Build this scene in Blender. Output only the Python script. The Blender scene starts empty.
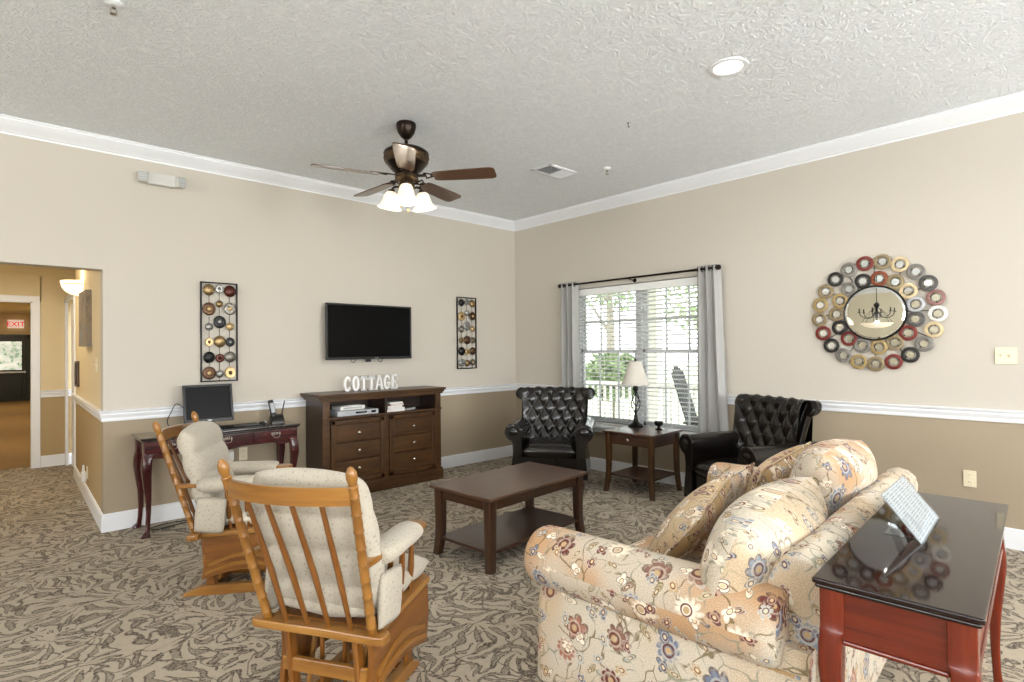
import bpy, bmesh, math, random
from mathutils import Vector, Matrix, Euler
PI = math.pi
rnd = random.Random(7)
SC = bpy.context.scene
COL = SC.collection

# ------------------------------------------------------------------ colour and material helpers
def lin(c):
    if isinstance(c, str):
        c = c.lstrip('#'); c = [int(c[i:i + 2], 16) for i in (0, 2, 4)]
    o = []
    for v in c:
        v /= 255.0
        o.append(v / 12.92 if v <= 0.04045 else ((v + 0.055) / 1.055) ** 2.4)
    return (*o, 1.0)

class Nodes:
    """small wrapper to write node trees compactly"""
    def __init__(self, name):
        self.m = bpy.data.materials.new(name); self.m.use_nodes = True
        self.t = self.m.node_tree; self.n = self.t.nodes; self.l = self.t.links
        self.b = self.n['Principled BSDF']; self.out = self.n['Material Output']
    def add(self, typ, **kw):
        nd = self.n.new(typ)
        for k, v in kw.items():
            if k.startswith('i_'):
                key = k[2:]
                key = int(key) if key.isdigit() else key
                self.put(nd.inputs[key], v)
            else: setattr(nd, k, v)
        return nd
    def put(self, sock, v):
        if isinstance(v, bpy.types.NodeSocket): self.l.new(v, sock)
        else:
            if hasattr(sock.default_value, '__len__') and hasattr(v, '__len__') and len(sock.default_value) != len(v):
                v = tuple(v)[:len(sock.default_value)]
            sock.default_value = v
    def math(self, op, a, b=0.0, c=None, clamp=False):
        nd = self.add('ShaderNodeMath', operation=op, use_clamp=clamp)
        self.put(nd.inputs[0], a); self.put(nd.inputs[1], b)
        if c is not None: self.put(nd.inputs[2], c)
        return nd.outputs[0]
    def vmath(self, op, a, b=None):
        nd = self.add('ShaderNodeVectorMath', operation=op)
        self.put(nd.inputs[0], a)
        if b is not None: self.put(nd.inputs[3] if op == 'SCALE' else nd.inputs[1], b)
        return nd.outputs[1] if op in ('LENGTH', 'DISTANCE', 'DOT_PRODUCT') else nd.outputs[0]
    def ramp(self, f, stops, interp='LINEAR'):
        nd = self.add('ShaderNodeValToRGB'); nd.color_ramp.interpolation = interp
        els = nd.color_ramp.elements
        while len(els) < len(stops): els.new(0.5)
        for e, (p, c) in zip(els, stops):
            e.position = p; e.color = c if len(c) == 4 else (*c, 1)
        self.put(nd.inputs[0], f)
        return nd.outputs[0]
    def step(self, v, a, b):
        nd = self.add('ShaderNodeMapRange', interpolation_type='SMOOTHSTEP')
        self.put(nd.inputs[0], v); nd.inputs[1].default_value = a; nd.inputs[2].default_value = b
        nd.inputs[3].default_value = 0; nd.inputs[4].default_value = 1
        return nd.outputs[0]
    def mix(self, f, a, b, blend='MIX'):
        nd = self.add('ShaderNodeMix', data_type='RGBA', blend_type=blend)
        self.put(nd.inputs[0], f); self.put(nd.inputs[6], a); self.put(nd.inputs[7], b)
        return nd.outputs[2]
    def noise(self, vec, scale, detail=2.0, rough=0.5, dist=0.0):
        nd = self.add('ShaderNodeTexNoise')
        self.put(nd.inputs['Vector'], vec); self.put(nd.inputs['Scale'], scale)
        nd.inputs['Detail'].default_value = detail; nd.inputs['Roughness'].default_value = rough
        nd.inputs['Distortion'].default_value = dist
        return nd
    def uv(self): return self.add('ShaderNodeUVMap').outputs[0]
    def pos(self): return self.add('ShaderNodeNewGeometry').outputs['Position']
    def objc(self): return self.add('ShaderNodeTexCoord').outputs['Object']
    def bump(self, h, strength=0.3, dist=0.01):
        nd = self.add('ShaderNodeBump'); self.put(nd.inputs['Height'], h)
        nd.inputs['Strength'].default_value = strength; nd.inputs['Distance'].default_value = dist
        self.l.new(nd.outputs[0], self.b.inputs['Normal'])
    def set(self, **kw):
        for k, v in kw.items():
            self.put(self.b.inputs[{'color': 'Base Color', 'rough': 'Roughness', 'metal': 'Metallic', 'spec': 'Specular IOR Level',
                     'coat': 'Coat Weight', 'coatr': 'Coat Roughness', 'emit': 'Emission Color', 'emits': 'Emission Strength',
                     'sheen': 'Sheen Weight', 'trans': 'Transmission Weight', 'alpha': 'Alpha', 'sss': 'Subsurface Weight'}[k]], v)
        return self

def plain(name, c, rough=0.5, metal=0.0, coat=0.0, spec=0.5, var=0.06):
    k = Nodes(name)
    n = k.noise(k.objc(), 9.0, 3)
    col = lin(c)
    dk = tuple(x * (1 - var) for x in col[:3]) + (1,); lt = tuple(min(1, x * (1 + var)) for x in col[:3]) + (1,)
    k.set(color=k.mix(n.outputs[0], dk, lt), rough=rough, metal=metal, coat=coat, spec=spec)
    return k.m

def wood(name, dark, mid, light, rough=0.35, coat=0.0, su=2.2, sv=38.0, coatr=0.08, contrast=1.0):
    k = Nodes(name)
    mp = k.add('ShaderNodeMapping'); k.put(mp.inputs[0], k.uv()); mp.inputs[3].default_value = (su, sv, 1)
    n = k.noise(mp.outputs[0], 1.0, 5, 0.6, 0.5)
    mp2 = k.add('ShaderNodeMapping'); k.put(mp2.inputs[0], k.uv()); mp2.inputs[3].default_value = (su * .7, sv * .22, 1)
    n2 = k.noise(mp2.outputs[0], 1.0, 2, 0.5, 1.6)
    f = k.math('ADD', k.math('MULTIPLY', n.outputs[0], .6), k.math('MULTIPLY', n2.outputs[0], .4))
    c = k.ramp(f, [(0.5 - .18 / contrast, lin(dark)), (0.5, lin(mid)), (0.5 + .18 / contrast, lin(light))])
    k.set(color=c, rough=rough, coat=coat, coatr=coatr)
    k.bump(n.outputs[0], 0.05, 0.002)
    return k.m

def floral(name, base='#bdb4a5', base2='#b79470', s=1.0, seed=0.0):
    """tapestry upholstery: flowers in Voronoi cells, vines, leaves"""
    k = Nodes(name)
    uv0 = k.vmath('ADD', k.uv(), (seed, seed * 1.7, 0))
    wn = k.noise(uv0, 6.0 * s, 2)
    uv = k.vmath('ADD', uv0, k.vmath('SCALE', k.vmath('SUBTRACT', wn.outputs[1], (.5, .5, .5)), 0.03))
    fine = k.noise(uv0, 260.0, 2)
    big = k.noise(uv0, 2.6 * s, 1)
    ground = k.mix(k.step(big.outputs[0], .40, .62), lin(base), lin(base2))
    ground = k.mix(.7, ground, k.mix(fine.outputs[0], lin('#8d8a84'), lin('#f4f2ee')), 'OVERLAY')
    # vines: warped cell borders, even in thickness
    def vine(col, scale, off, wob, t0, c):
        wv = k.noise(k.vmath('ADD', uv0, off), 5.5 * s, 2)
        q = k.vmath('ADD', k.vmath('ADD', uv0, off), k.vmath('SCALE', k.vmath('SUBTRACT', wv.outputs[1], (.5, .5, .5)), wob))
        vo = k.add('ShaderNodeTexVoronoi', voronoi_dimensions='2D', feature='DISTANCE_TO_EDGE')
        k.put(vo.inputs['Vector'], q); vo.inputs['Scale'].default_value = scale * s
        br = k.step(k.noise(q, 8.0 * s, 1).outputs[0], .40, .50)
        m = k.math('MULTIPLY', k.math('SUBTRACT', 1.0, k.step(vo.outputs['Distance'], t0 * .6, t0)), br)
        return k.mix(k.math('MULTIPLY', m, .85), col, lin(c))
    col = vine(ground, 5.0, (2.2, 7.1, 0), .30, .024, '#76623f')
    col = vine(col, 8.5, (9.1, 3.3, 0), .22, .026, '#94907f')
    def layer(col, scale, off, nmin, npet, R, palette, petal=.32, cen='#c7a66d', rim='#5b3a2a', elong=1.0):
        p = k.vmath('ADD', uv, off)
        vo = k.add('ShaderNodeTexVoronoi', voronoi_dimensions='2D', feature='F1')
        k.put(vo.inputs['Vector'], p); vo.inputs['Scale'].default_value = scale * s; vo.inputs['Randomness'].default_value = .75
        d = k.vmath('SUBTRACT', k.vmath('SCALE', p, scale * s), k.vmath('SCALE', vo.outputs['Position'], 1.0 * scale * s))
        sp = k.add('ShaderNodeSeparateXYZ'); k.put(sp.inputs[0], d)
        cc = k.add('ShaderNodeSeparateColor'); k.put(cc.inputs[0], vo.outputs['Color'])
        rot = k.math('MULTIPLY', cc.outputs[0], 6.28)
        x, y = sp.outputs[0], sp.outputs[1]
        ca, sa = k.math('COSINE', rot), k.math('SINE', rot)
        xr = k.math('ADD', k.math('MULTIPLY', x, ca), k.math('MULTIPLY', y, sa))
        yr = k.math('MULTIPLY', k.math('SUBTRACT', k.math('MULTIPLY', y, ca), k.math('MULTIPLY', x, sa)), elong)
        r = k.math('SQRT', k.math('ADD', k.math('MULTIPLY', xr, xr), k.math('MULTIPLY', yr, yr)))
        ang = k.math('ARCTAN2', yr, xr)
        ang0 = ang; ang = k.math('ADD', ang, k.math('MULTIPLY', r, 1.6))
        np_ = k.math('ADD', nmin, k.math('ROUND', k.math('MULTIPLY', cc.outputs[1], npet)))
        co = k.math('SUBTRACT', k.math('MULTIPLY', k.math('SQRT', k.math('ABSOLUTE', k.math('COSINE', k.math('MULTIPLY', ang, k.math('MULTIPLY', np_, .5))))), 2.0), 1.0)
        one = k.math('ADD', .86, k.math('MULTIPLY', k.math('COSINE', ang), k.math('MULTIPLY', cc.outputs[2], .34)))   # some blooms are one-sided
        rad = k.math('MULTIPLY', one, k.math('MULTIPLY', R * 1.12, k.math('ADD', 1 - petal, k.math('MULTIPLY', co, petal))))
        q = k.math('DIVIDE', r, rad)
        inside = k.math('SUBTRACT', 1.0, k.step(q, .92, 1.0))
        edge = k.math('MULTIPLY', inside, k.step(q, .74, .86))
        core = k.math('SUBTRACT', 1.0, k.step(k.math('DIVIDE', r, R), .18, .24))
        ring = k.math('MULTIPLY', k.math('SUBTRACT', 1.0, k.step(k.math('DIVIDE', r, R), .36, .42)), k.step(k.math('DIVIDE', r, R), .26, .32))
        pal = k.ramp(cc.outputs[2], [(i / len(palette), lin(c)) for i, c in enumerate(palette)], 'CONSTANT')
        veins = k.math('MULTIPLY', k.step(k.math('COSINE', k.math('MULTIPLY', r, 42.0)), .3, .9), .35)
        pal = k.mix(veins, pal, lin('#f0e6d2'))
        col = k.mix(inside, col, pal)
        col = k.mix(k.math('MULTIPLY', edge, .8), col, k.mix(k.math('GREATER_THAN', cc.outputs[1], .45), lin(rim), lin('#cfc6b6')))
        col = k.mix(ring, col, lin('#6a3b30'))
        col = k.mix(core, col, lin(cen))
        return col
    col = layer(col, 9.5, (3.7, 1.1, 0), 2.0, 1.0, .33, ['#a7a79c', '#8a6a5c', '#b3a685', '#ded6c6', '#a08d6c'], .42, '#d8cbb0', '#77704f', 2.2)
    col = layer(col, 5.6, (0, 0, 0), 5.0, 7.0, .31, ['#6e3631', '#8b94a0', '#e9e0d2', '#747d92', '#a8705c', '#e2d6c3', '#8b6659'], .24, '#c2a67c', '#6e5a4e')
    col = layer(col, 9.5, (6.3, 8.9, 0), 3.0, 3.0, .29, ['#7a4340', '#a9acaa', '#b89a70', '#7a8090', '#ece3d4'], .36, '#ddcba8', '#655650', 1.35)
    fade = k.noise(uv0, 34.0, 3)
    col = k.mix(k.math('MULTIPLY', k.step(fade.outputs[0], .50, .68), .55), col, ground)
    col = k.mix(.35, col, k.mix(fine.outputs[0], lin('#3c3c3c'), lin('#c4c4c4')), 'OVERLAY')
    k.set(color=col, rough=.95, spec=.1, sheen=.1)
    k.bump(fine.outputs[0], .25, .002)
    return k.m

def leather(name, c='#0d0907'):
    k = Nodes(name)
    n = k.noise(k.objc(), 14.0, 3); g = k.noise(k.objc(), 240.0, 2)
    a = lin(c); k.set(color=k.mix(n.outputs[0], tuple(x * .75 for x in a[:3]) + (1,), tuple(x * 1.35 for x in a[:3]) + (1,)),
          rough=.27, spec=.28, coat=.40, coatr=.06)
    k.bump(g.outputs[0], .08, .002)
    return k.m

def fabric(name, c, c2, dots=None, scale=140.0, rough=.95):
    k = Nodes(name)
    u = k.uv()
    n = k.noise(u, scale, 2); n2 = k.noise(u, 7.0, 2)
    col = k.mix(n.outputs[0], lin(c), lin(c2))
    if dots:
        vo = k.add('ShaderNodeTexVoronoi', voronoi_dimensions='2D'); k.put(vo.inputs['Vector'], u)
        vo.inputs['Scale'].default_value = 42.0; vo.inputs['Randomness'].default_value = .9
        dm = k.math('SUBTRACT', 1.0, k.step(vo.outputs['Distance'], .12, .20))
        col = k.mix(k.math('MULTIPLY', dm, k.math('MULTIPLY', k.step(n.outputs[0], .44, .56), .6)), col, lin(dots))
    k.set(color=col, rough=rough, spec=.1, sheen=.2)
    k.bump(n.outputs[0], .25, .003)
    return k.m

def emitter(name, c, s):
    k = Nodes(name); n = k.noise(k.objc(), 5.0, 1)
    k.set(color=lin(c), emit=k.mix(n.outputs[0], lin(c), lin(c)), emits=s, rough=.4)
    return k.m

M = {}
# walls: two real paint colours parted at the chair rail
def two_tone(name, up, low, zc=.89):
    k = Nodes(name); p = k.pos()
    sp = k.add('ShaderNodeSeparateXYZ'); k.put(sp.inputs[0], p)
    n = k.noise(p, 60.0, 3)
    k.set(color=k.mix(k.step(sp.outputs[2], zc - .01, zc + .01), lin(low), lin(up)), rough=.85, spec=.2)
    k.bump(n.outputs[0], .08, .003)
    return k.m
M['wall'] = two_tone('wall_paint', '#c5beb3', '#a2947f')
M['hall_wall'] = two_tone('hall_paint', '#dccba6', '#ad9771')
M['back_wall'] = two_tone('dining_paint', '#d8cfb9', '#cfc6b2')
k = Nodes('textured_ceiling'); p = k.pos()
w = k.noise(p, 5.0, 2)
pp = k.vmath('ADD', p, k.vmath('SCALE', w.outputs[1], .10))
n1 = k.noise(pp, 21.0, 4, .62, 1.8)
n2 = k.noise(pp, 90.0, 2)
h = k.math('ADD', k.step(n1.outputs[0], .40, .66), k.math('MULTIPLY', n2.outputs[0], .25))
k.set(color=k.mix(h, lin('#e8ecf1'), lin('#f4f7fa')), rough=.8, spec=.25); k.bump(h, .6, .016); M['ceiling'] = k.m
M['trim'] = plain('white_trim_paint', '#e8eaee', .35, var=.02)
M['jamb'] = plain('cream_jamb_paint', '#e3cfa2', .8, var=.03)
# carpet: sprays of feathery leaves
def carpet(name, base, base2, leaf, sc=1.0):
    k = Nodes(name); p = k.vmath('MULTIPLY', k.pos(), (1, 1, 0))
    w1 = k.noise(p, 2.6 * sc, 2)
    pw = k.vmath('ADD', p, k.vmath('SCALE', k.vmath('SUBTRACT', w1.outputs[1], (.5, .5, .5)), .34))
    def spray(scale, off, nleaf, swirl, th):
        q = k.vmath('ADD', pw, off)
        vo = k.add('ShaderNodeTexVoronoi', voronoi_dimensions='2D', feature='F1')
        k.put(vo.inputs['Vector'], q); vo.inputs['Scale'].default_value = scale * sc; vo.inputs['Randomness'].default_value = .9
        d = k.vmath('SUBTRACT', k.vmath('SCALE', q, scale * sc), k.vmath('SCALE', vo.outputs['Position'], scale * sc))
        sp = k.add('ShaderNodeSeparateXYZ'); k.put(sp.inputs[0], d)
        cc = k.add('ShaderNodeSeparateColor'); k.put(cc.inputs[0], vo.outputs['Color'])
        rot = k.math('MULTIPLY', cc.outputs[0], 6.28)
        ca, sa = k.math('COSINE', rot), k.math('SINE', rot)
        # the spray grows from a point pushed off the cell centre
        x = k.math('ADD', k.math('ADD', k.math('MULTIPLY', sp.outputs[0], ca), k.math('MULTIPLY', sp.outputs[1], sa)), .42)
        y = k.math('SUBTRACT', k.math('MULTIPLY', sp.outputs[1], ca), k.math('MULTIPLY', sp.outputs[0], sa))
        r = k.math('SQRT', k.math('ADD', k.math('MULTIPLY', x, x), k.math('MULTIPLY', y, y)))
        ang = k.math('ARCTAN2', y, x)
        sgn = k.math('SUBTRACT', k.math('MULTIPLY', k.math('GREATER_THAN', cc.outputs[1], .5), 2.0), 1.0)
        ph = k.math('ADD', k.math('MULTIPLY', ang, nleaf), k.math('MULTIPLY', k.math('MULTIPLY', r, swirl), sgn))
        s1 = k.math('COSINE', ph)
        # strokes fatten in the middle of their length and fade at tips
        ln_ = k.math('MULTIPLY', k.step(r, .10, .40), k.math('SUBTRACT', 1.0, k.step(r, .75, 1.15)))
        return k.math('ADD', s1, k.math('MULTIPLY', k.math('SUBTRACT', ln_, 1.0), 1.1))
    A = spray(3.4, (0, 0, 0), 13.0, 9.0, 0); B = spray(4.9, (5.3, 2.2, 0), 10.0, -10.0, 0)
    brk = k.noise(pw, 22.0 * sc, 2)
    sel = k.step(k.noise(p, 1.9 * sc, 1).outputs[0], .42, .58)
    f = k.math('ADD', k.math('MULTIPLY', A, k.math('SUBTRACT', 1.0, sel)), k.math('MULTIPLY', B, sel))
    f = k.math('ADD', f, k.math('MULTIPLY', k.math('SUBTRACT', brk.outputs[0], .5), 2.2))
    m = k.math('MULTIPLY', k.step(f, -.06, .14), k.math('SUBTRACT', 1.0, k.math('MULTIPLY', k.step(f, .42, .75), .45)))
    vn = k.noise(pw, 6.5 * sc, 1); st_ = k.math('SUBTRACT', 1.0, k.step(k.math('ABSOLUTE', k.math('SUBTRACT', vn.outputs[0], .5)), .010, .022))
    m = k.math('MAXIMUM', m, k.math('MULTIPLY', st_, .9))
    fth = k.noise(p, 85.0 * sc, 2)
    m = k.math('MULTIPLY', m, k.math('ADD', .45, k.math('MULTIPLY', k.step(fth.outputs[0], .36, .56), .55)))
    pal = k.noise(p, 420.0, 2); blotch = k.noise(p, 30.0, 3)
    g = k.mix(blotch.outputs[0], lin(base), lin(base2))
    col = k.mix(m, g, lin(leaf))
    col = k.mix(.5, col, k.mix(pal.outputs[0], lin('#4a4a4a'), lin('#b6b6b6')), 'OVERLAY')
    k.set(color=col, rough=1.0, spec=.05, sheen=.1)
    k.bump(k.math('ADD', pal.outputs[0], k.math('MULTIPLY', m, -.5)), .6, .006)
    return k.m
M['carpet'] = carpet('leaf_pattern_carpet', '#b5a993', '#c9beaa', '#55473b')
M['corridor_carpet'] = plain('brown_corridor_carpet', '#7d6238', .95, var=.2)
# woods
M['cherry'] = wood('dark_cherry_wood', '#25080a', '#3a0f0f', '#4d1813', .24, .4)
M['cherry_top'] = wood('glossy_cherry_top', '#170d0b', '#21120e', '#2b1813', .035, 0.0, coatr=.03)
M['redcherry'] = wood('red_cherry_wood', '#4a1508', '#661f0a', '#7b2c0d', .22, .4, contrast=.8)
M['black_top'] = wood('near_black_polished_wood', '#140e0d', '#1d1412', '#281b17', .12, .8)
M['espresso'] = wood('espresso_wood', '#2a180f', '#3a2315', '#4a2d1a', .30, .35)
M['espresso_top'] = wood('espresso_table_top', '#36231a', '#462e20', '#553a29', .28, .15, sv=30)
M['walnut'] = wood('walnut_brown_wood', '#2c1a09', '#432a10', '#573a19', .36, .05, sv=22)
M['walnut_dark'] = wood('dark_walnut_wood', '#1b0f09', '#28170d', '#341f12', .38, .2)
M['oak'] = wood('honey_oak_wood', '#6e4518', '#8b5e26', '#a27638', .32, .35, sv=26)
M['oak_red'] = wood('reddish_oak_wood', '#5a3410', '#754718', '#8b5b26', .30, .4, sv=26)
M['fan_blade'] = wood('fan_blade_walnut', '#3b2417', '#54351f', '#6a4628', .30, .5, sv=40)
M['floral'] = floral('floral_tapestry')
M['floral_cream'] = floral('floral_tapestry_cream', '#c3bbae', '#bdac92', 1.0, 3.0)
M['floral_gold'] = floral('floral_tapestry_gold', '#bda98a', '#ad9068', 1.0, 6.0)
M['leather'] = leather('dark_brown_leather')
M['button'] = plain('leather_button', '#18110e', .3)
M['oat'] = fabric('oatmeal_woven_fabric', '#a29a8b', '#bdb5a6', '#7a7267')
M['oat_plain'] = fabric('oatmeal_plain_fabric', '#bfb5a2', '#d8cfbf', '#a39a8a')
M['curtain'] = fabric('grey_curtain_cloth', '#989795', '#b3b2ae', None, 220.0)
M['black'] = plain('black_plastic', '#0d0d0e', .35)
M['blackgloss'] = plain('black_gloss_panel', '#050506', .12, var=.0)
k = Nodes('black_screen'); n = k.noise(k.objc(), 3.0, 1); k.set(color=k.mix(n.outputs[0], lin('#060606'), lin('#070707')), rough=.25, spec=.08); M['screen'] = k.m
k = Nodes('grey_monitor_screen'); n = k.noise(k.objc(), 3.0, 1); k.set(color=k.mix(n.outputs[0], lin('#0e0f10'), lin('#111213')), rough=.3, spec=.12); M['mscreen'] = k.m
M['darkmetal'] = plain('dark_bronze_metal', '#2a201a', .35, .8)
M['blackmetal'] = plain('black_wrought_metal', '#161413', .4, .6)
M['bronze'] = plain('aged_bronze', '#5c4a36', .35, .85, var=.25)
M['silver'] = plain('brushed_silver', '#b8b8ba', .3, .9)
M['chrome'] = plain('nickel_metal', '#c9c5bd', .18, 1.0)
M['brass'] = plain('antique_brass', '#b89a5e', .3, .9)
M['whiteplastic'] = plain('white_plastic', '#ecebe6', .4, var=.02)
M['fixture'] = plain('off_white_fixture_plastic', '#c9c8c3', .4, var=.02)
M['ivory'] = plain('ivory_plastic', '#e6dcc0', .4, var=.02)
M['greyplastic'] = plain('silver_grey_plastic', '#a9adb0', .4)
M['whitewood'] = plain('white_painted_wood', '#efefed', .5, var=.03)
M['paper'] = plain('white_paper', '#e9e8e4', .8, var=.03)
k = Nodes('mirror_glass'); n = k.noise(k.objc(), 2.0, 1); k.set(color=k.mix(n.outputs[0], (.86, .88, .87, 1), (.87, .89, .88, 1)), metal=1.0, rough=.01); M['mirror'] = k.m
k = Nodes('frosted_glass_shade'); n = k.noise(k.objc(), 6.0, 2)
k.set(color=lin('#fff3dc'), emit=k.mix(n.outputs[0], lin('#ffe9c4'), lin('#fff6e6')), emits=.55, rough=.4); M['shade_lit'] = k.m
k = Nodes('sconce_alabaster'); n = k.noise(k.objc(), 12.0, 2)
k.set(color=lin('#fff0d0'), emit=k.mix(n.outputs[0], lin('#ffdf9e'), lin('#fff0cc')), emits=1.8, rough=.5); M['sconce_lit'] = k.m
M['lamp_lens'] = emitter('lamp_lens', '#fff8ea', 6.0)
k = Nodes('linen_lampshade'); n = k.noise(k.uv(), 300.0, 2); k.set(color=k.mix(n.outputs[0], lin('#c6c0b6'), lin('#d8d2c8')), rough=.9); M['linen'] = k.m  # greyed: the backlit tone is put into the cloth colour
# thin window glass
k = Nodes('window_glass'); n = k.noise(k.objc(), 1.0, 1)
tr = k.add('ShaderNodeBsdfTransparent'); tr.inputs[0].default_value = (.97, .98, .98, 1)
gl = k.add('ShaderNodeBsdfGlossy'); gl.inputs[1].default_value = .01
lw = k.add('ShaderNodeLayerWeight'); lw.inputs[0].default_value = .5
fr_ = k.math('ADD', .03, k.math('MULTIPLY', k.math('POWER', lw.outputs['Facing'], 5.0), .9))
mx = k.add('ShaderNodeMixShader'); k.l.new(fr_, mx.inputs[0]); k.l.new(tr.outputs[0], mx.inputs[1]); k.l.new(gl.outputs[0], mx.inputs[2])
k.l.new(mx.outputs[0], k.out.inputs[0]); M['glass'] = k.m
M['blind'] = plain('white_blind_slat', '#eeeeec', .5, var=.02)
# outdoors
M['grass'] = plain('lawn', '#b3bd9d', 1.0, var=.2)
M['leaf'] = plain('tree_leaves', '#8a9d74', .8, var=.35)
M['bark'] = plain('bark', '#8b8278', .9, var=.3)
M['porch'] = plain('porch_concrete', '#b9b7b2', .9)
M['sash'] = plain('vinyl_backlit_grey', '#b4b6b8', .5, var=.02)  # grey stands in for the shade on frames lit from behind
M['outwhite'] = plain('white_porch_paint', '#f2f2f0', .5, var=.02)
M['greywicker'] = plain('grey_painted_wood', '#2f3033', .7, var=.2)
M['doorgreen'] = plain('dark_green_door_paint', '#18211b', .35)

# ------------------------------------------------------------------ mesh helpers
class MB:
    def __init__(self):
        self.bm = bmesh.new(); self.uvl = self.bm.loops.layers.uv.new('UVMap')
        self.done = self.bm.faces.layers.int.new('has_uv'); self.mi = 0
    def _faces(self, verts):
        s = set(verts); return [f for f in self.bm.faces if all(v in s for v in f.verts)]
    def box(self, c, s, bev=0.0, rot=None, seg=2):
        m = Matrix.Translation(Vector(c))
        if rot: m = m @ Euler(rot).to_matrix().to_4x4()
        tmp = bmesh.new()
        bmesh.ops.create_cube(tmp, size=1.0, matrix=Matrix.Diagonal((*s, 1)))
        if bev > 0:
            bmesh.ops.bevel(tmp, geom=list(tmp.edges), offset=min(bev, min(s) * .49), segments=seg, profile=.5, affect='EDGES')
        self.join(tmp, m); return self
    def join(self, tmp, m=Matrix.Identity(4)):
        vm = {v: self.bm.verts.new(m @ v.co) for v in tmp.verts}
        for f in tmp.faces:
            try:
                nf = self.bm.faces.new([vm[v] for v in f.verts]); nf.material_index = self.mi
            except ValueError: pass
        tmp.free()
    def bar(self, p0, p1, w, h, bev=0.0, up=(0, 0, 1)):
        """rectangular bar from p0 to p1, w across, h along 'up'"""
        p0, p1 = Vector(p0), Vector(p1); d = p1 - p0; x = d.normalized(); u = Vector(up)
        if abs(x.dot(u)) > .98: u = Vector((1, 0, 0))
        y = u.cross(x).normalized(); z = x.cross(y)
        m = Matrix((x, y, z)).transposed().to_4x4(); m.translation = (p0 + p1) / 2
        tmp = bmesh.new(); bmesh.ops.create_cube(tmp, size=1.0, matrix=Matrix.Diagonal((d.length, w, h, 1)))
        if bev > 0: bmesh.ops.bevel(tmp, geom=list(tmp.edges), offset=min(bev, min(w, h) * .49), segments=2, profile=.5, affect='EDGES')
        self.join(tmp, m); return self
    def loft(self, rings, closed=True, cap=True, uv=True, loop=False, uvoff=(0, 0)):
        """skin a list of rings (each a list of points); arc-length UV"""
        R = [[self.bm.verts.new(Vector(p)) for p in r] for r in rings]
        n = len(R[0]); us = [0.0]
        mid = rings[len(rings) // 2]
        for i in range(n): us.append(us[-1] + (Vector(mid[(i + 1) % n]) - Vector(mid[i])).length)
        vs = [0.0]
        ks = max(range(n), key=lambda i: sum((Vector(rings[j + 1][i]) - Vector(rings[j][i])).length for j in range(len(rings) - 1)))
        for j in range(len(rings) - 1): vs.append(vs[-1] + (Vector(rings[j + 1][ks]) - Vector(rings[j][ks])).length)
        vs.append(vs[-1] + .05)
        cnt = len(R) if loop else len(R) - 1
        for j in range(cnt):
            a, b = R[j], R[(j + 1) % len(R)]
            for i in range(n if closed else n - 1):
                i2 = (i + 1) % n
                q = [a[i], a[i2], b[i2], b[i]]; t = [(vs[j], us[i]), (vs[j], us[i + 1]), (vs[j + 1], us[i + 1]), (vs[j + 1], us[i])]
                qq, tt = [], []
                for v, w_ in zip(q, t):
                    if v not in qq: qq.append(v); tt.append(w_)
                if len(qq) < 3: continue
                try: f = self.bm.faces.new(qq)
                except ValueError: continue
                f.material_index = self.mi; f.smooth = True
                if uv:
                    f[self.done] = 1
                    for l_, w_ in zip(f.loops, tt): l_[self.uvl].uv = (w_[0] + uvoff[0], w_[1] + uvoff[1])
        if cap and closed and not loop:
            for r, rev in ((R[0], True), (R[-1], False)):
                try:
                    f = self.bm.faces.new(r[::-1] if rev else r); f.material_index = self.mi
                except ValueError: pass
        return self
    def lathe(self, prof, c=(0, 0, 0), seg=24, axis='Z', rot=None, cap=True):
        m = Euler(rot).to_matrix() if rot else Matrix.Identity(3)
        if axis == 'X': m = m @ Euler((0, PI / 2, 0)).to_matrix()
        if axis == 'Y': m = m @ Euler((-PI / 2, 0, 0)).to_matrix()
        rings = []
        for r, z in prof:
            r = max(r, 1e-4)
            rings.append([Vector(c) + m @ Vector((r * math.cos(2 * PI * i / seg), r * math.sin(2 * PI * i / seg), z)) for i in range(seg)])
        return self.loft(rings, True, cap)
    def tube(self, pts, r, seg=8, closed=False, cap=True):
        pts = [Vector(p) for p in pts]; n = len(pts)
        rs = r if hasattr(r, '__len__') else [r] * n
        rings = []; prev = None
        for i, p in enumerate(pts):
            if closed: t = (pts[(i + 1) % n] - pts[i - 1])
            else: t = pts[min(i + 1, n - 1)] - pts[max(i - 1, 0)]
            t.normalize()
            if prev is None:
                a = Vector((0, 0, 1)) if abs(t.z) < .9 else Vector((1, 0, 0))
                x = (a - t * a.dot(t)).normalized()
            else: x = (prev - t * prev.dot(t)).normalized()
            y = t.cross(x); prev = x
            rings.append([p + rs[i] * (x * math.cos(2 * PI * k_ / seg) + y * math.sin(2 * PI * k_ / seg)) for k_ in range(seg)])
        return self.loft(rings, True, cap, loop=closed)
    def prism(self, poly, plane, a, b, bev=0.0):
        """polygon in plane 'XY','XZ','YZ' pushed from a to b along the third axis"""
        def P(u, v, w):
            return Vector({'XY': (u, v, w), 'XZ': (u, w, v), 'YZ': (w, u, v)}[plane])
        tmp = bmesh.new()
        A = [tmp.verts.new(P(u, v, a)) for u, v in poly]; B = [tmp.verts.new(P(u, v, b)) for u, v in poly]
        n = len(poly); fa = tmp.faces.new(A); fb = tmp.faces.new(B[::-1])
        sides = [tmp.faces.new([A[i], B[i], B[(i + 1) % n], A[(i + 1) % n]][::-1]) for i in range(n)]
        bmesh.ops.recalc_face_normals(tmp, faces=tmp.faces)
        if bev > 0:
            es = list(set(list(fa.edges) + list(fb.edges)))
            bmesh.ops.bevel(tmp, geom=es, offset=bev, segments=2, profile=.5, affect='EDGES')
        if n > 4:
            bmesh.ops.triangulate(tmp, faces=[f for f in tmp.faces if len(f.verts) > 6])
        self.join(tmp); return self
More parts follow.
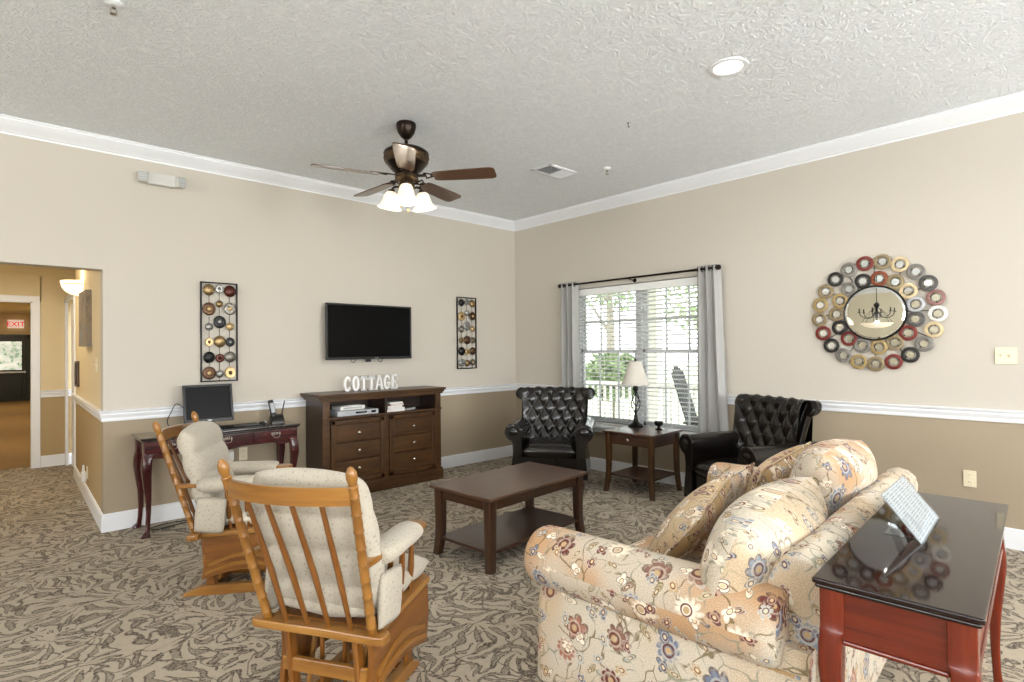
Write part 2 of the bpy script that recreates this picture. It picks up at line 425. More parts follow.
    def sphere(self, c, r, u=16, v=10, sc=(1, 1, 1)):
        tmp = bmesh.new(); bmesh.ops.create_uvsphere(tmp, u_segments=u, v_segments=v, radius=r)
        for f in tmp.faces: f.smooth = True
        n0 = len(self.bm.faces)
        self.join(tmp, Matrix.Translation(Vector(c)) @ Matrix.Diagonal((*sc, 1)))
        return self
    def grid(self, fn, nu, nv, uvs=(1, 1), uvoff=(0, 0), flip=False):
        V = [[self.bm.verts.new(Vector(fn(i / nu, j / nv))) for i in range(nu + 1)] for j in range(nv + 1)]
        for j in range(nv):
            for i in range(nu):
                q = [V[j][i], V[j][i + 1], V[j + 1][i + 1], V[j + 1][i]]
                t = [(i, j), (i + 1, j), (i + 1, j + 1), (i, j + 1)]
                if flip: q.reverse(); t.reverse()
                f = self.bm.faces.new(q); f.smooth = True; f[self.done] = 1; f.material_index = self.mi
                for l_, (a, b) in zip(f.loops, t):
                    l_[self.uvl].uv = (a / nu * uvs[0] + uvoff[0], b / nv * uvs[1] + uvoff[1])
        return self
    def pillow(self, c, size, rot=(0, 0, 0), n=14, p=2.6, edge=.06, corner=.25, lump=None, uvoff=(0, 0), crown=0.0):
        """stuffed cushion: size (w, d, t); two puffed grids meeting at a seam"""
        w, d, t = size; m = Matrix.Translation(Vector(c)) @ Euler(rot).to_matrix().to_4x4()
        def shape(s):
            def fn(u, v):
                x, y = 2 * u - 1, 2 * v - 1
                # ease toward the rim for a round edge
                x = math.sin(x * PI / 2) * .35 + x * .65; y = math.sin(y * PI / 2) * .35 + y * .65
                k_ = 1 - corner * .5 * (x * x * y * y)
                pin = 1 - .0 * abs(x * y)
                h_ = ((1 - abs(x) ** p) * (1 - abs(y) ** p))
                h_ = max(0, h_) ** .5
                z_ = s * (edge * t * .5 * 0 + t * .5 * h_)
                if lump: z_ += s * lump(x, y) * h_
                return m @ Vector((x * w / 2 * k_, y * d / 2 * k_ + crown * (1 - x * x) * (y > 0) * y, z_))
            return fn
        self.grid(shape(1), n, n, (w, d), uvoff); self.grid(shape(-1), n, n, (w, d), (uvoff[0] + .7, uvoff[1] + .3), flip=True)
        return self
    def finish_uv(self):
        bm = self.bm; co = [v.co for v in bm.verts]
        if not co: return
        ext = [max(c[i] for c in co) - min(c[i] for c in co) for i in range(3)]
        L = max(range(3), key=lambda i: ext[i])
        for f in bm.faces:
            if f[self.done]: continue
            n = f.normal; ax = max(range(3), key=lambda i: abs(n[i]))
            o = [i for i in range(3) if i != ax]
            if L in o: u, v = L, [i for i in o if i != L][0]
            else: u, v = (o if ext[o[0]] > ext[o[1]] else o[::-1])
            for l_ in f.loops: l_[self.uvl].uv = (l_.vert.co[u], l_.vert.co[v])
    def build(self, name, mat, parent=None, smooth=40, sub=0):
        bm = self.bm
        bmesh.ops.remove_doubles(bm, verts=bm.verts, dist=1e-5)
        bmesh.ops.recalc_face_normals(bm, faces=bm.faces)
        bm.normal_update(); self.finish_uv()
        if not smooth:
            for f in bm.faces: f.smooth = False
        if smooth:
            a = math.radians(smooth)
            for f in bm.faces: f.smooth = True
            for e in bm.edges:
                if len(e.link_faces) == 2: e.smooth = e.calc_face_angle(0) < a
        me = bpy.data.meshes.new(name); bm.to_mesh(me); bm.free()
        for mm in (mat if isinstance(mat, (list, tuple)) else [mat]): me.materials.append(mm)
        o = bpy.data.objects.new(name, me); COL.objects.link(o)
        if parent: o.parent = parent
        if smooth and smooth <= 40:
            md = o.modifiers.new('flat_faces', 'WEIGHTED_NORMAL'); md.keep_sharp = True
        if sub:
            md = o.modifiers.new('sub', 'SUBSURF'); md.levels = sub; md.render_levels = sub
        return o

def tag(o, label, cat, group=None, kind=None):
    o['label'] = label; o['category'] = cat
    if group: o['group'] = group
    if kind: o['kind'] = kind
    return o
def thing(name, label, cat, loc=(0, 0, 0), rz=0.0, group=None, rot=None):
    o = bpy.data.objects.new(name, None); COL.objects.link(o); o.empty_display_size = .1
    o.location = loc; o.rotation_euler = rot or (0, 0, rz)
    return tag(o, label, cat, group)
def struct(o):
    o['kind'] = 'structure'; return o
def copy_tree(o, parent=None):
    c = o.copy(); COL.objects.link(c)
    if parent: c.parent = parent
    for ch in [x for x in bpy.data.objects if x.parent == o]: copy_tree(ch, c)
    return c
def arc(c, r, a0, a1, n):
    return [(c[0] + r * math.cos(math.radians(a0 + (a1 - a0) * i / n)), c[1] + r * math.sin(math.radians(a0 + (a1 - a0) * i / n))) for i in range(n + 1)]
def text_mb(s, size, depth, shear=0.0, spacing=1.0):
    cu = bpy.data.curves.new('lettering', 'FONT'); cu.body = s; cu.size = size; cu.extrude = depth / 2; cu.align_x = 'CENTER'; cu.space_character = spacing
    cu.offset = size * .012
    o = bpy.data.objects.new('lettering', cu); COL.objects.link(o)
    dg = bpy.context.evaluated_depsgraph_get(); me = o.evaluated_get(dg).to_mesh()
    tmp = bmesh.new(); tmp.from_mesh(me)
    bpy.data.objects.remove(o)
    return tmp
# ------------------------------------------------------------------ the room shell
ZC = 3.05
XL, YB = -14.0, -9.0           # far sides of the big room behind the viewer
WT = .14
fl = MB(); fl.box(((XL) / 2, (YB + 3.6) / 2, -.02), (-XL + .3, 3.6 - YB + .3, .04)); struct(fl.build('floor', M['carpet']))
fl = MB(); fl.box((-5.2, 10.4, -.021), (3.2, 13.3, .04)); struct(fl.build('floor_corridor', M['corridor_carpet']))
ce = MB(); ce.box((XL / 2, YB / 2, ZC + .03), (-XL + .3, -YB + .3, .06)); struct(ce.build('ceiling', M['ceiling']))
HX = -4.42                     # where the television wall stops at the hallway opening
HZ = 2.036                     # height of that opening
# back wall (television wall) and the header over the hallway opening
w = MB(); w.box((HX / 2 + .07, WT / 2, ZC / 2), (-HX + .14, WT, ZC))
w.box(((XL + HX) / 2, WT / 2, (HZ + ZC) / 2), (HX - XL, WT, ZC - HZ))
w.box(((XL - 6.3) / 2, WT / 2, HZ / 2), (-6.3 - XL, WT, HZ)); struct(w.build('wall_back', M['wall'], smooth=0))
# right wall with the window opening
WY0, WY1, WZ0, WZ1 = -2.74, -1.02, .52, 2.09
w = MB(); w.box((WT / 2, (YB + WY0) / 2, ZC / 2), (WT, WY0 - YB, ZC)); w.box((WT / 2, WY1 / 2, ZC / 2), (WT, -WY1, ZC))
w.box((WT / 2, (WY0 + WY1) / 2, WZ0 / 2), (WT, WY1 - WY0, WZ0)); w.box((WT / 2, (WY0 + WY1) / 2, (WZ1 + ZC) / 2), (WT, WY1 - WY0, ZC - WZ1))
struct(w.build('wall_right', M['wall'], smooth=0))
# walls behind the viewer (seen in the mirror): with window openings added for light
FW = [(-8.2, -6.4), (-5.3, -3.5), (-2.4, -.6)]; FZ0, FZ1 = .75, 2.25
w = MB(); xs = [XL] + [v for p_ in FW for v in p_] + [0]
for a, b in zip(xs[0::2], xs[1::2]): w.box(((a + b) / 2, YB - WT / 2, ZC / 2), (b - a, WT, ZC))
for a, b in FW:
    w.box(((a + b) / 2, YB - WT / 2, FZ0 / 2), (b - a, WT, FZ0)); w.box(((a + b) / 2, YB - WT / 2, (FZ1 + ZC) / 2), (b - a, WT, ZC - FZ1))
struct(w.build('wall_front', M['back_wall'], smooth=0))
w = MB(); LY0, LY1, LZ0, LZ1 = -6.55, -2.45, .72, 2.48
w.box((XL - WT / 2, (YB - .14 + LY0) / 2, ZC / 2), (WT, LY0 - YB + .14, ZC)); w.box((XL - WT / 2, (LY1 + .14) / 2, ZC / 2), (WT, .14 - LY1, ZC))
w.box((XL - WT / 2, (LY0 + LY1) / 2, LZ0 / 2), (WT, LY1 - LY0, LZ0)); w.box((XL - WT / 2, (LY0 + LY1) / 2, (LZ1 + ZC) / 2), (WT, LY1 - LY0, ZC - LZ1)); struct(w.build('wall_left', M['back_wall'], smooth=0))
# hallway walls
hs = MB(); hs.prism([(HX, .0), (HX + .055, 2.52), (HX + .25, 2.52), (HX + .25, WT), (HX + .25, WT), ][:4] + [(HX + .25, 0.001)], 'XY', 0, 2.44)
struct(hs.build('wall_hall_right', M['hall_wall'], smooth=0))
w = MB(); EY = 3.6
w.box((-4.30, EY + .06, 1.22), (.62, .12, 2.44)); w.box((-5.4, EY + .06, (2.02 + 2.44) / 2), (1.6, .12, .42)); w.box((-5.95, EY + .06, 1.22), (.6, .12, 2.44))
struct(w.build('wall_hall_end', M['hall_wall'], smooth=0))
w = MB(); w.box((-6.36, 1.87, 1.22), (.12, 3.46, 2.44)); struct(w.build('wall_hall_left', M['hall_wall'], smooth=0))
w = MB(); w.box((-4.18, 3.07, 2.23), (.12, 1.1, .42)); struct(w.build('wall_hall_door_head', M['hall_wall'], smooth=0))
w = MB(); w.box((-5.2, 1.87, 2.47), (2.5, 3.46, .06)); struct(w.build('ceiling_hall', M['hall_wall'], smooth=0))
# long corridor beyond
w = MB(); w.box((-3.9, 10.3, 1.3), (.12, 13.3, 2.6)); struct(w.build('wall_corridor_right', M['hall_wall'], smooth=0))
w = MB(); w.box((-6.3, 10.3, 1.3), (.12, 13.3, 2.6)); struct(w.build('wall_corridor_left', M['hall_wall'], smooth=0))
w = MB(); w.box((-5.1, 16.95, 1.3), (2.5, .12, 2.6)); struct(w.build('wall_corridor_end', M['hall_wall'], smooth=0))
w = MB(); w.box((-5.1, 10.3, 2.63), (2.5, 13.3, .06)); struct(w.build('ceiling_corridor', M['hall_wall'], smooth=0))

# mouldings: a cross profile (out from wall, height) swept along straight runs with mitred ends
CROWN = [(0, 2.945), (.008, 2.945), (.010, 2.958), (.022, 2.962), (.030, 2.975), (.055, 2.990), (.078, 3.015), (.092, 3.028), (.094, 3.038), (.105, 3.040), (.105, 3.05), (0, 3.05)]
CHAIR = [(0, .852), (.010, .852), (.014, .862), (.012, .878), (.020, .892), (.024, .905), (.018, .915), (.030, .925), (.032, .935), (.024, .938), (0, .938)]
BASE = [(0, 0), (.016, 0), (.016, .105), (.012, .118), (.014, .126), (.006, .136), (0, .138)]
def run(mb, prof, p0, p1, n, m0=0, m1=0):
    """along p0->p1, n = outward normal; m = mitre: +1 inside corner (shorten), -1 outside corner (lengthen)"""
    p0, p1, n = Vector((*p0, 0)), Vector((*p1, 0)), Vector((*n, 0)); t = (p1 - p0).normalized()
    A = [p0 + n * o + t * (o * m0) + Vector((0, 0, z)) for o, z in prof]; B = [p1 + n * o - t * (o * m1) + Vector((0, 0, z)) for o, z in prof]
    mb.loft([A, B], True, True, uv=False)
hn = Vector((-2.52, .055)).normalized()   # outward normal of the slanted hall wall
m_ = MB(); run(m_, CROWN, (XL, 0), (0, 0), (0, -1), 1, 1); struct(m_.build('trim_1', M['trim'], smooth=30))
m_ = MB(); run(m_, CROWN, (0, 0), (0, YB), (-1, 0), 1, 1); struct(m_.build('trim_2', M['trim'], smooth=30))
m_ = MB(); run(m_, CROWN, (0, YB), (XL, YB), (0, 1), 1, 1); struct(m_.build('trim_3', M['trim'], smooth=30))
m_ = MB(); run(m_, CROWN, (XL, YB), (XL, 0), (1, 0), 1, 1); struct(m_.build('trim_4', M['trim'], smooth=30))
m_ = MB(); run(m_, CHAIR, (HX, 0), (0, 0), (0, -1), -1, 1); run(m_, CHAIR, (HX + .055, 2.52), (HX, 0), hn, 0, -1); struct(m_.build('trim_5', M['trim'], smooth=30))
m_ = MB(); run(m_, CHAIR, (0, 0), (0, WY1 + .03), (-1, 0), 1, 0); run(m_, CHAIR, (0, WY0 - .03), (0, YB), (-1, 0), 0, 1); struct(m_.build('trim_6', M['trim'], smooth=30))
m_ = MB(); run(m_, CHAIR, (-4.61, EY), (-4.2, EY), (0, -1)); struct(m_.build('trim_7', M['trim'], smooth=30))
m_ = MB(); run(m_, [(o * .9, z - .61) for o, z in CROWN], (-6.3, EY), (-4.2, EY), (0, -1), 1, 1); struct(m_.build('trim_8', M['hall_wall'], smooth=30))
m_ = MB(); run(m_, BASE, (HX, 0), (0, 0), (0, -1), -1, 1); run(m_, BASE, (HX + .055, 2.52), (HX, 0), hn, 0, -1); struct(m_.build('baseboard_back', M['trim'], smooth=30))
m_ = MB(); run(m_, BASE, (0, 0), (0, YB), (-1, 0), 1, 1); struct(m_.build('baseboard_right', M['trim'], smooth=30))
m_ = MB(); run(m_, BASE, (-4.61, EY), (-4.2, EY), (0, -1)); struct(m_.build('baseboard_hall', M['trim'], smooth=30))
m_ = MB(); run(m_, BASE, (0, YB), (XL, YB), (0, 1), 1, 1); run(m_, BASE, (XL, YB), (XL, 0), (1, 0), 1, 1); struct(m_.build('baseboard_front', M['trim'], smooth=30))
# casing of the doorway at the hall end, and of the white side door
m_ = MB(); m_.box((-4.648, EY - .01, 1.0), (.072, .03, 2.06), .004); m_.box((-5.35, EY - .01, 2.055), (1.47, .03, .07), .004); m_.box((-4.69, EY + .05, 1.0), (.02, .14, 2.02)); m_.box((-5.69, EY - .01, 1.0), (.07, .03, 2.06), .004)
m_.box((-5.2, EY + .05, 2.02), (1.0, .14, .02))
struct(m_.build('trim_9', M['trim'], smooth=30))
m_ = MB(); m_.box((-4.365, 2.575, 1.02), (.03, .085, 2.08), .004); m_.box((-4.365, 3.545, 1.02), (.03, .085, 2.08), .004); m_.box((-4.365, 3.06, 2.055), (.03, 1.05, .07), .004); struct(m_.build('trim_10', M['trim'], smooth=30))
d = MB(); d.box((-4.30, 3.06, 1.0), (.04, .89, 2.0), .003)
for zc, hh in ((.55, .7), (1.45, .8)):
    for yy in (2.85, 3.27): d.box((-4.322, yy, zc), (.012, .3, hh), .006)
door1 = struct(d.build('door_1', M['trim'], smooth=30))
h_ = MB(); h_.sphere((-4.35, 2.69, .95), .028); h_.lathe([(.012, 0), (.012, .03)], (-4.345, 2.69, .95), 12, 'X'); h_.build('door_knob', M['brass'], door1)
# far exit door with its glazing, push bar and frame
dx, dy = -4.72, 16.86
d = MB(); d.box((dx, dy, .95), (.95, .05, 1.9), .004)
for s_ in (-1, 1): d.box((dx + s_ * .22, dy - .03, .42), (.30, .02, .55), .008)
door2 = struct(d.build('door_2', M['doorgreen'], smooth=30))
d = MB(); d.box((dx, dy - .02, 1.93), (1.1, .09, .10), .004); d.box((dx - .52, dy - .02, .98), (.09, .09, 1.96), .004); d.box((dx + .52, dy - .02, .98), (.09, .09, 1.96), .004); d.build('door_frame', M['doorgreen'], door2)
d = MB(); d.box((dx, dy - .032, 1.35), (.70, .02, .84), .003)
k = Nodes('door_glass_daylight_glow'); n = k.noise(k.pos(), 5.0, 4, .7)  # emission stands in for daylight behind the glass
c_ = k.ramp(n.outputs[0], [(.38, lin('#6f8f72')), (.5, lin('#cfdccd')), (.6, lin('#f8fbf6'))]); k.set(color=c_, emit=c_, emits=.75, rough=.3); M['doorlight'] = k.m
d.build('door_glass', M['doorlight'], door2)
d = MB(); d.bar((dx - .44, dy - .09, .86), (dx + .44, dy - .09, .86), .05, .05, .01); d.box((dx - .42, dy - .06, .86), (.05, .07, .07), .006); d.box((dx + .42, dy - .06, .86), (.05, .07, .07), .006); d.build('push_bar', M['silver'], door2)

# ------------------------------------------------------------------ window in the right wall
def window(name, y0, y1, z0, z1, x):
    f = MB()
    cy_, ym = (y0 + y1) / 2, (y0 + y1) / 2
    for yy, ww in ((y0 + .02, .04), (y1 - .02, .04), (ym, .075)): f.box((x + .06, yy, (z0 + z1) / 2), (.10, ww, z1 - z0), .004)
    for zz in (z0 + .02, z1 - .02): f.box((x + .06, cy_, zz), (.10, y1 - y0, .04), .004)
    root = struct(f.build(name, M['sash'], smooth=30))
    zr = z0 + (z1 - z0) * .53
    for a, b in ((y0 + .04, ym - .0375), (ym + .0375, y1 - .04)):
        for lo, hi, xo in ((zr - .02, z1 - .04, .085), (z0 + .04, zr + .02, .055)):
            s = MB()
            s.box((x + xo, a + .02, (lo + hi) / 2), (.03, .04, hi - lo), .003); s.box((x + xo, b - .02, (lo + hi) / 2), (.03, .04, hi - lo), .003)
            s.box((x + xo, (a + b) / 2, lo + .02), (.03, b - a, .04), .003); s.box((x + xo, (a + b) / 2, hi - .02), (.03, b - a, .04), .003)
            for t in (1 / 3, 2 / 3): s.box((x + xo, a + (b - a) * t, (lo + hi) / 2), (.018, .018, hi - lo - .02), .002)
            s.box((x + xo, (a + b) / 2, (lo + hi) / 2), (.018, b - a - .02, .018), .002)
            so = s.build('window_sash', M['sash'], root, smooth=30)
            g = MB(); g.box((x + xo, (a + b) / 2, (lo + hi) / 2), (.004, b - a - .06, hi - lo - .06)); g.build('pane', M['glass'], so)
    return root
win = window('window_1', WY0, WY1, WZ0, WZ1, .03)
s = MB(); s.box((-.012, (WY0 + WY1) / 2, WZ0 - .012), (.12, WY1 - WY0 + .12, .03), .008); s.box((-.012, (WY0 + WY1) / 2, WZ0 - .055), (.02, WY1 - WY0 + .06, .055), .004); s.build('window_sill', M['trim'], win)
# the blind: headrail, slats, cords, bottom rail
bl = thing('window_blind', 'white horizontal slat blind lowered and tilted open inside the window', 'blind', (.02, (WY0 + WY1) / 2, WZ1 - .01))
hw = (WY1 - WY0) / 2 - .02
b = MB(); b.box((-.01, 0, -.04), (.05, 2 * hw + .03, .075), .006); b.build('headrail', M['blind'], bl)
b = MB(); ns = 32; top, bot = -.105, -(WZ1 - WZ0) + .055
for i in range(ns):
    z = top + (bot - top) * i / (ns - 1)
    for a, c_ in ((-hw, -.005), (.005, hw)): b.box((-.005, (a + c_) / 2, z), (.046, c_ - a - .004, .0028), 0, (0, math.radians(15), 0))
b.build('slats', M['blind'], bl, smooth=0)
b = MB(); b.box((-.005, 0, bot - .03), (.05, 2 * hw, .018), .004); b.build('bottom_rail', M['blind'], bl)
b = MB()
for yy in (-.72, -.42, -.12, .12, .42, .72): b.tube([(-.03, yy, -.07), (-.03, yy, bot - .03)], .0015, 5)
b.build('ladder_cord', M['blind'], bl)
# curtain rod and two grommet curtains
rod = thing('curtain_rod', 'dark bronze curtain rod with ball finials above the window', 'curtain rod', (-.10, -1.87, 2.135))
b = MB(); b.tube([(0, .965, 0), (0, -.965, 0)], .011, 12); b.build('rod', M['darkmetal'], rod)
for s_ in (-1, 1):
    b = MB(); b.lathe([(.0, 0), (.013, .0), (.014, .006), (.011, .010), (.020, .018), (.025, .030), (.021, .042), (.008, .050), (0, .051)], (0, s_ * .965, 0), 16, rot=(-s_ * PI / 2, 0, 0)); b.build('finial', M['darkmetal'], rod)
for yy in (.945, 0, -.945):
    b = MB(); b.tube([(.0, yy, -.012), (.05, yy, -.02), (.098, yy, -.02)], .006, 8); b.lathe([(.022, 0), (.022, .006), (0, .008)], (.098, yy, -.02), 14, rot=(0, -PI / 2, 0)); b.build('bracket', M['darkmetal'], rod)
def curtain(lbl, y0, y1, y0b, y1b, nf, zb):
    root = thing('curtain', lbl, 'curtain', (-.10, (y0 + y1) / 2, zb), 0, 'grey grommet curtains')
    yc = (y0 + y1) / 2
    def fn(u, v):
        z = (2.165 - zb) * v; t = 1 - v
        a = y0b + (y0 - y0b) * v ** .8; c_ = y1b + (y1 - y1b) * v ** .8
        y = a + (c_ - a) * u - yc
        amp = .030 + .014 * t
        x = math.cos(u * nf * 2 * PI + .5 * math.sin(3 * v)) * amp + .007 * math.sin(9 * u + 5 * v)
        return (x, y + .010 * math.sin(u * nf * 4 * PI), z)
    b = MB(); b.grid(fn, nf * 14, 24, (abs(y1 - y0) * 2.5, 2.1))
    o = b.build('curtain_panel', M['curtain'], root, smooth=180)
    md = o.modifiers.new('thick', 'SOLIDIFY'); md.thickness = .004
    for i in range(nf * 2):
        u = (i + .5) / (nf * 2); p_ = fn(u, 1.0)
        b = MB(); b.tube([(.024 * math.cos(q * PI / 6), p_[1], -.03 + .024 * math.sin(q * PI / 6) + 2.165 - zb) for q in range(12)], .004, 6, closed=True); b.build('grommet', M['darkmetal'], root)
    return root
curtain('grey grommet curtain gathered narrow at the left end of the rod', -.885, -1.135, -.885, -1.15, 3, .04)
curtain('grey grommet curtain spreading wider at the right end of the rod', -2.64, -2.865, -2.61, -2.95, 3, .04)

# made-up windows behind the viewer, added to light the room, seen in reflections
for i, (a, b_) in enumerate(FW):
    f = MB(); cx_ = (a + b_) / 2
    for xx in (a + .03, b_ - .03, cx_): f.box((xx, YB - .06, (FZ0 + FZ1) / 2), (.06, .08, FZ1 - FZ0), .004)
    for zz in (FZ0 + .03, FZ1 - .03, (FZ0 + FZ1) / 2): f.box((cx_, YB - .06, zz), (b_ - a, .08, .06), .004)
    fo = struct(f.build('window_%d' % (i + 2), M['outwhite'], smooth=30))
    g = MB(); g.box((cx_, YB - .06, (FZ0 + FZ1) / 2), (b_ - a - .08, .004, FZ1 - FZ0 - .08)); g.build('pane', M['glass'], fo)

f = MB()  # left-wall window is made up to go with the fill lamp there
for i in range(5): f.box((XL - .06, LY0 + .03 + (LY1 - LY0 - .06) * i / 4, (LZ0 + LZ1) / 2), (.08, .06, LZ1 - LZ0), .004)
for zz in (LZ0 + .03, (LZ0 + LZ1) / 2, LZ1 - .03): f.box((XL - .06, (LY0 + LY1) / 2, zz), (.08, LY1 - LY0, .06), .004)
fo = struct(f.build('window_5', M['outwhite'], smooth=30))
g = MB(); g.box((XL - .06, (LY0 + LY1) / 2, (LZ0 + LZ1) / 2), (.004, LY1 - LY0 - .08, LZ1 - LZ0 - .08)); g.build('pane', M['glass'], fo)

# ------------------------------------------------------------------ outside the window: porch and garden
g = MB(); g.box((5, 0, -.30), (80, 80, .1)); struct(g.build('ground', M['grass']))
g = MB(); g.box((1.45, -1.0, -.16), (2.6, 12, .18)); struct(g.build('porch_floor', M['porch']))
g = MB(); g.box((1.45, -1.0, 2.62), (2.7, 12, .1)); struct(g.build('porch_roof', M['outwhite']))
rl = thing('porch_railing', 'white balustrade along the porch edge outside the window', 'railing', (2.45, 0, -.07))
b = MB(); b.box((0, -1.0, .88), (.09, 9, .06), .008); b.build('top_rail', M['outwhite'], rl)
b = MB(); b.box((0, -1.0, .12), (.06, 9, .06), .008); b.build('bottom_rail', M['outwhite'], rl)
b = MB()
for i in range(70): b.box((0, -5.2 + i * .125, .5), (.035, .035, .72), .003)
bo = b.build('balusters', M['outwhite'], rl); bo['kind'] = 'stuff'
for i, (yy, lb) in enumerate(((-.55, 'white square porch column seen behind the right window sash'), (1.55, 'white square porch column seen behind the left window sash'))):
    c_ = thing('porch_column', lb, 'column', (2.45, yy, -.07), 0, 'porch columns')
    b = MB(); b.box((0, 0, 1.31), (.17, .17, 2.62), .008); b.build('shaft', M['outwhite'], c_)
    b = MB(); b.box((0, 0, .07), (.24, .24, .14), .01); b.build('plinth', M['outwhite'], c_)
# dark slatted porch chair
pc = thing('porch_chair', 'dark grey slatted porch chair outside the right window sash', 'chair', (1.12, -2.22, -.07), math.radians(-75))
lean = .24
for i in range(6):
    yy = -.22 + i * .088; hh = 1.12 - .12 * abs(i - 2.5) / 2.5
    b = MB(); b.bar((-.22, yy, .35), (-.22 - lean * hh, yy, .35 + hh * .82), .07, .018, .006, up=(1, 0, 0)); b.build('back_slat', M['greywicker'], pc)
for i in range(5):
    b = MB(); b.bar((-.2 + i * .11, -.25, .38 + .012 * i), (-.2 + i * .11, .25, .38 + .012 * i), .09, .018, .004); b.build('seat_slat', M['greywicker'], pc)
for s_ in (-1, 1):
    b = MB(); b.box((.02, s_ * .31, .60), (.66, .12, .022), .008); b.build('armrest', M['greywicker'], pc)
    b = MB(); b.bar((.28, s_ * .28, 0), (.28, s_ * .28, .60), .09, .02, .004); b.build('leg', M['greywicker'], pc)
    b = MB(); b.bar((.32, s_ * .26, .40), (-.52, s_ * .26, .02), .02, .10, .004); b.build('leg', M['greywicker'], pc)
# trees and shrubs: branching trunk and leafy crown
def tree(lbl, x, y, h, r, seed, cat='tree', nm='garden_tree'):
    rr = random.Random(seed); root = thing(nm, lbl, cat, (x, y, -.25), 0, 'plants beyond the porch')
    b = MB(); b.tube([(0, 0, 0), (.05, .02, h * .4), (-.03, .04, h * .8)], [.05 * h * .5, .04 * h * .5, .02 * h * .5], 8)
    for i in range(5):
        a = rr.uniform(0, 6.28); b.tube([(0, 0, h * (.35 + .08 * i)), (math.cos(a) * r * .5, math.sin(a) * r * .5, h * (.55 + .08 * i))], [.03 * h * .4, .01 * h * .4], 6)
    b.build('trunk', M['bark'], root)
    b = MB()
    for i in range(900):
        a, e = rr.uniform(0, 6.28), math.acos(rr.uniform(-1, 1)); q = r * rr.uniform(.55, 1.0)
        p_ = Vector((q * math.cos(a) * math.sin(e), q * math.sin(a) * math.sin(e), h * .72 + q * .8 * math.cos(e)))
        sz = .05 + .03 * r * rr.random() + .02
        n_ = Vector((rr.uniform(-1, 1), rr.uniform(-1, 1), rr.uniform(-.2, 1))).normalized(); t_ = n_.orthogonal().normalized(); s2 = n_.cross(t_)
        vs = [b.bm.verts.new(p_ + t_ * sz * aa + s2 * sz * bb + n_ * cc) for aa, bb, cc in ((-1.4, 0, 0), (0, -.6, .02), (1.4, 0, 0), (0, .6, .02))]
        b.bm.faces.new(vs)
    b.build('crown', M['leaf'], root, smooth=0)
tree('green shrub behind the porch railing left of the lamp shade', 4.2, 1.55, 1.5, .62, 1, 'shrub', 'garden_shrub')
tree('green shrub behind the porch chair', 4.4, -.85, 1.45, .55, 2, 'shrub', 'garden_shrub')
tree('leafy tree whose branches show at the top right of the window', 7.5, -.9, 5.2, 1.7, 3)
tree('leafy tree whose branches show at the top left of the window', 9.0, 5.2, 6.0, 2.0, 4)
tree('pale leafy tree far across the lawn past the middle of the window', 15.0, 5.0, 5.5, 2.4, 5)
# ------------------------------------------------------------------ shared furniture shapes
def square_ring(cx, cy, z, hx, hy, rr=.25, n=3):
    """rounded-square ring of points"""
    r = min(hx, hy) * rr; pts = []
    for qx, qy, a0 in ((1, 1, 0), (-1, 1, 90), (-1, -1, 180), (1, -1, 270)):
        for i in range(n + 1):
            a = math.radians(a0 + 90 * i / n); pts.append((cx + qx * (hx - r) + r * math.cos(a), cy + qy * (hy - r) + r * math.sin(a), z))
    return pts
def cabriole(h, out, s=1.0):
    """queen-anne leg: knee thrust toward 'out', slim ankle, pad foot"""
    key = [(0, .030, .030), (.012, .034, .030), (.03, .026, .024), (.055, .014, .016), (.12, .006, .015), (.25, -.002, .0165), (.42, .000, .021), (.58, .012, .028), (.70, .019, .0335), (.78, .015, .034), (.84, .004, .033), (.845, .0, .033), (1.0, .0, .033)]
    ox, oy = out
    # smooth the key rows
    rows = []
    for a, b in zip(key[:-1], key[1:]):
        for q in range(3):
            t = q / 3; rows.append(tuple(a[i] + (b[i] - a[i]) * t for i in range(3)))
    rows.append(key[-1])
    b = MB(); b.loft([square_ring(ox * o * s, oy * o * s, t * h, w_ * s, w_ * s, .45 if t < .84 else .12) for t, o, w_ in rows], True, True, uv=False)
    return b
def bail_pull(root_or_part, c, axis='Y', w_=.075):
    """ornate brass plate with hanging bail, facing -Y"""
    b = MB(); x, y, z = c
    pl = [(-.5, .06), (-.42, .20), (-.30, .10), (-.18, .24), (-.07, .12), (0, .36), (.07, .12), (.18, .24), (.30, .10), (.42, .20), (.5, .06), (.40, -.06), (.2, .0), (.1, -.06), (0, .02), (-.1, -.06), (-.2, .0), (-.40, -.06)]
    b.prism([(x + u * w_, z + v * w_) for u, v in pl], 'XZ', y - .003, y, .0008)
    b.tube([(x - .36 * w_, y - .006, z + .02), (x - .36 * w_, y - .016, z + .005), (x - .30 * w_, y - .018, z - .018), (x, y - .019, z - .026), (x + .30 * w_, y - .018, z - .018), (x + .36 * w_, y - .016, z + .005), (x + .36 * w_, y - .006, z + .02)], .0028, 6)
    b.build('drawer_pull', M['chrome'], root_or_part)

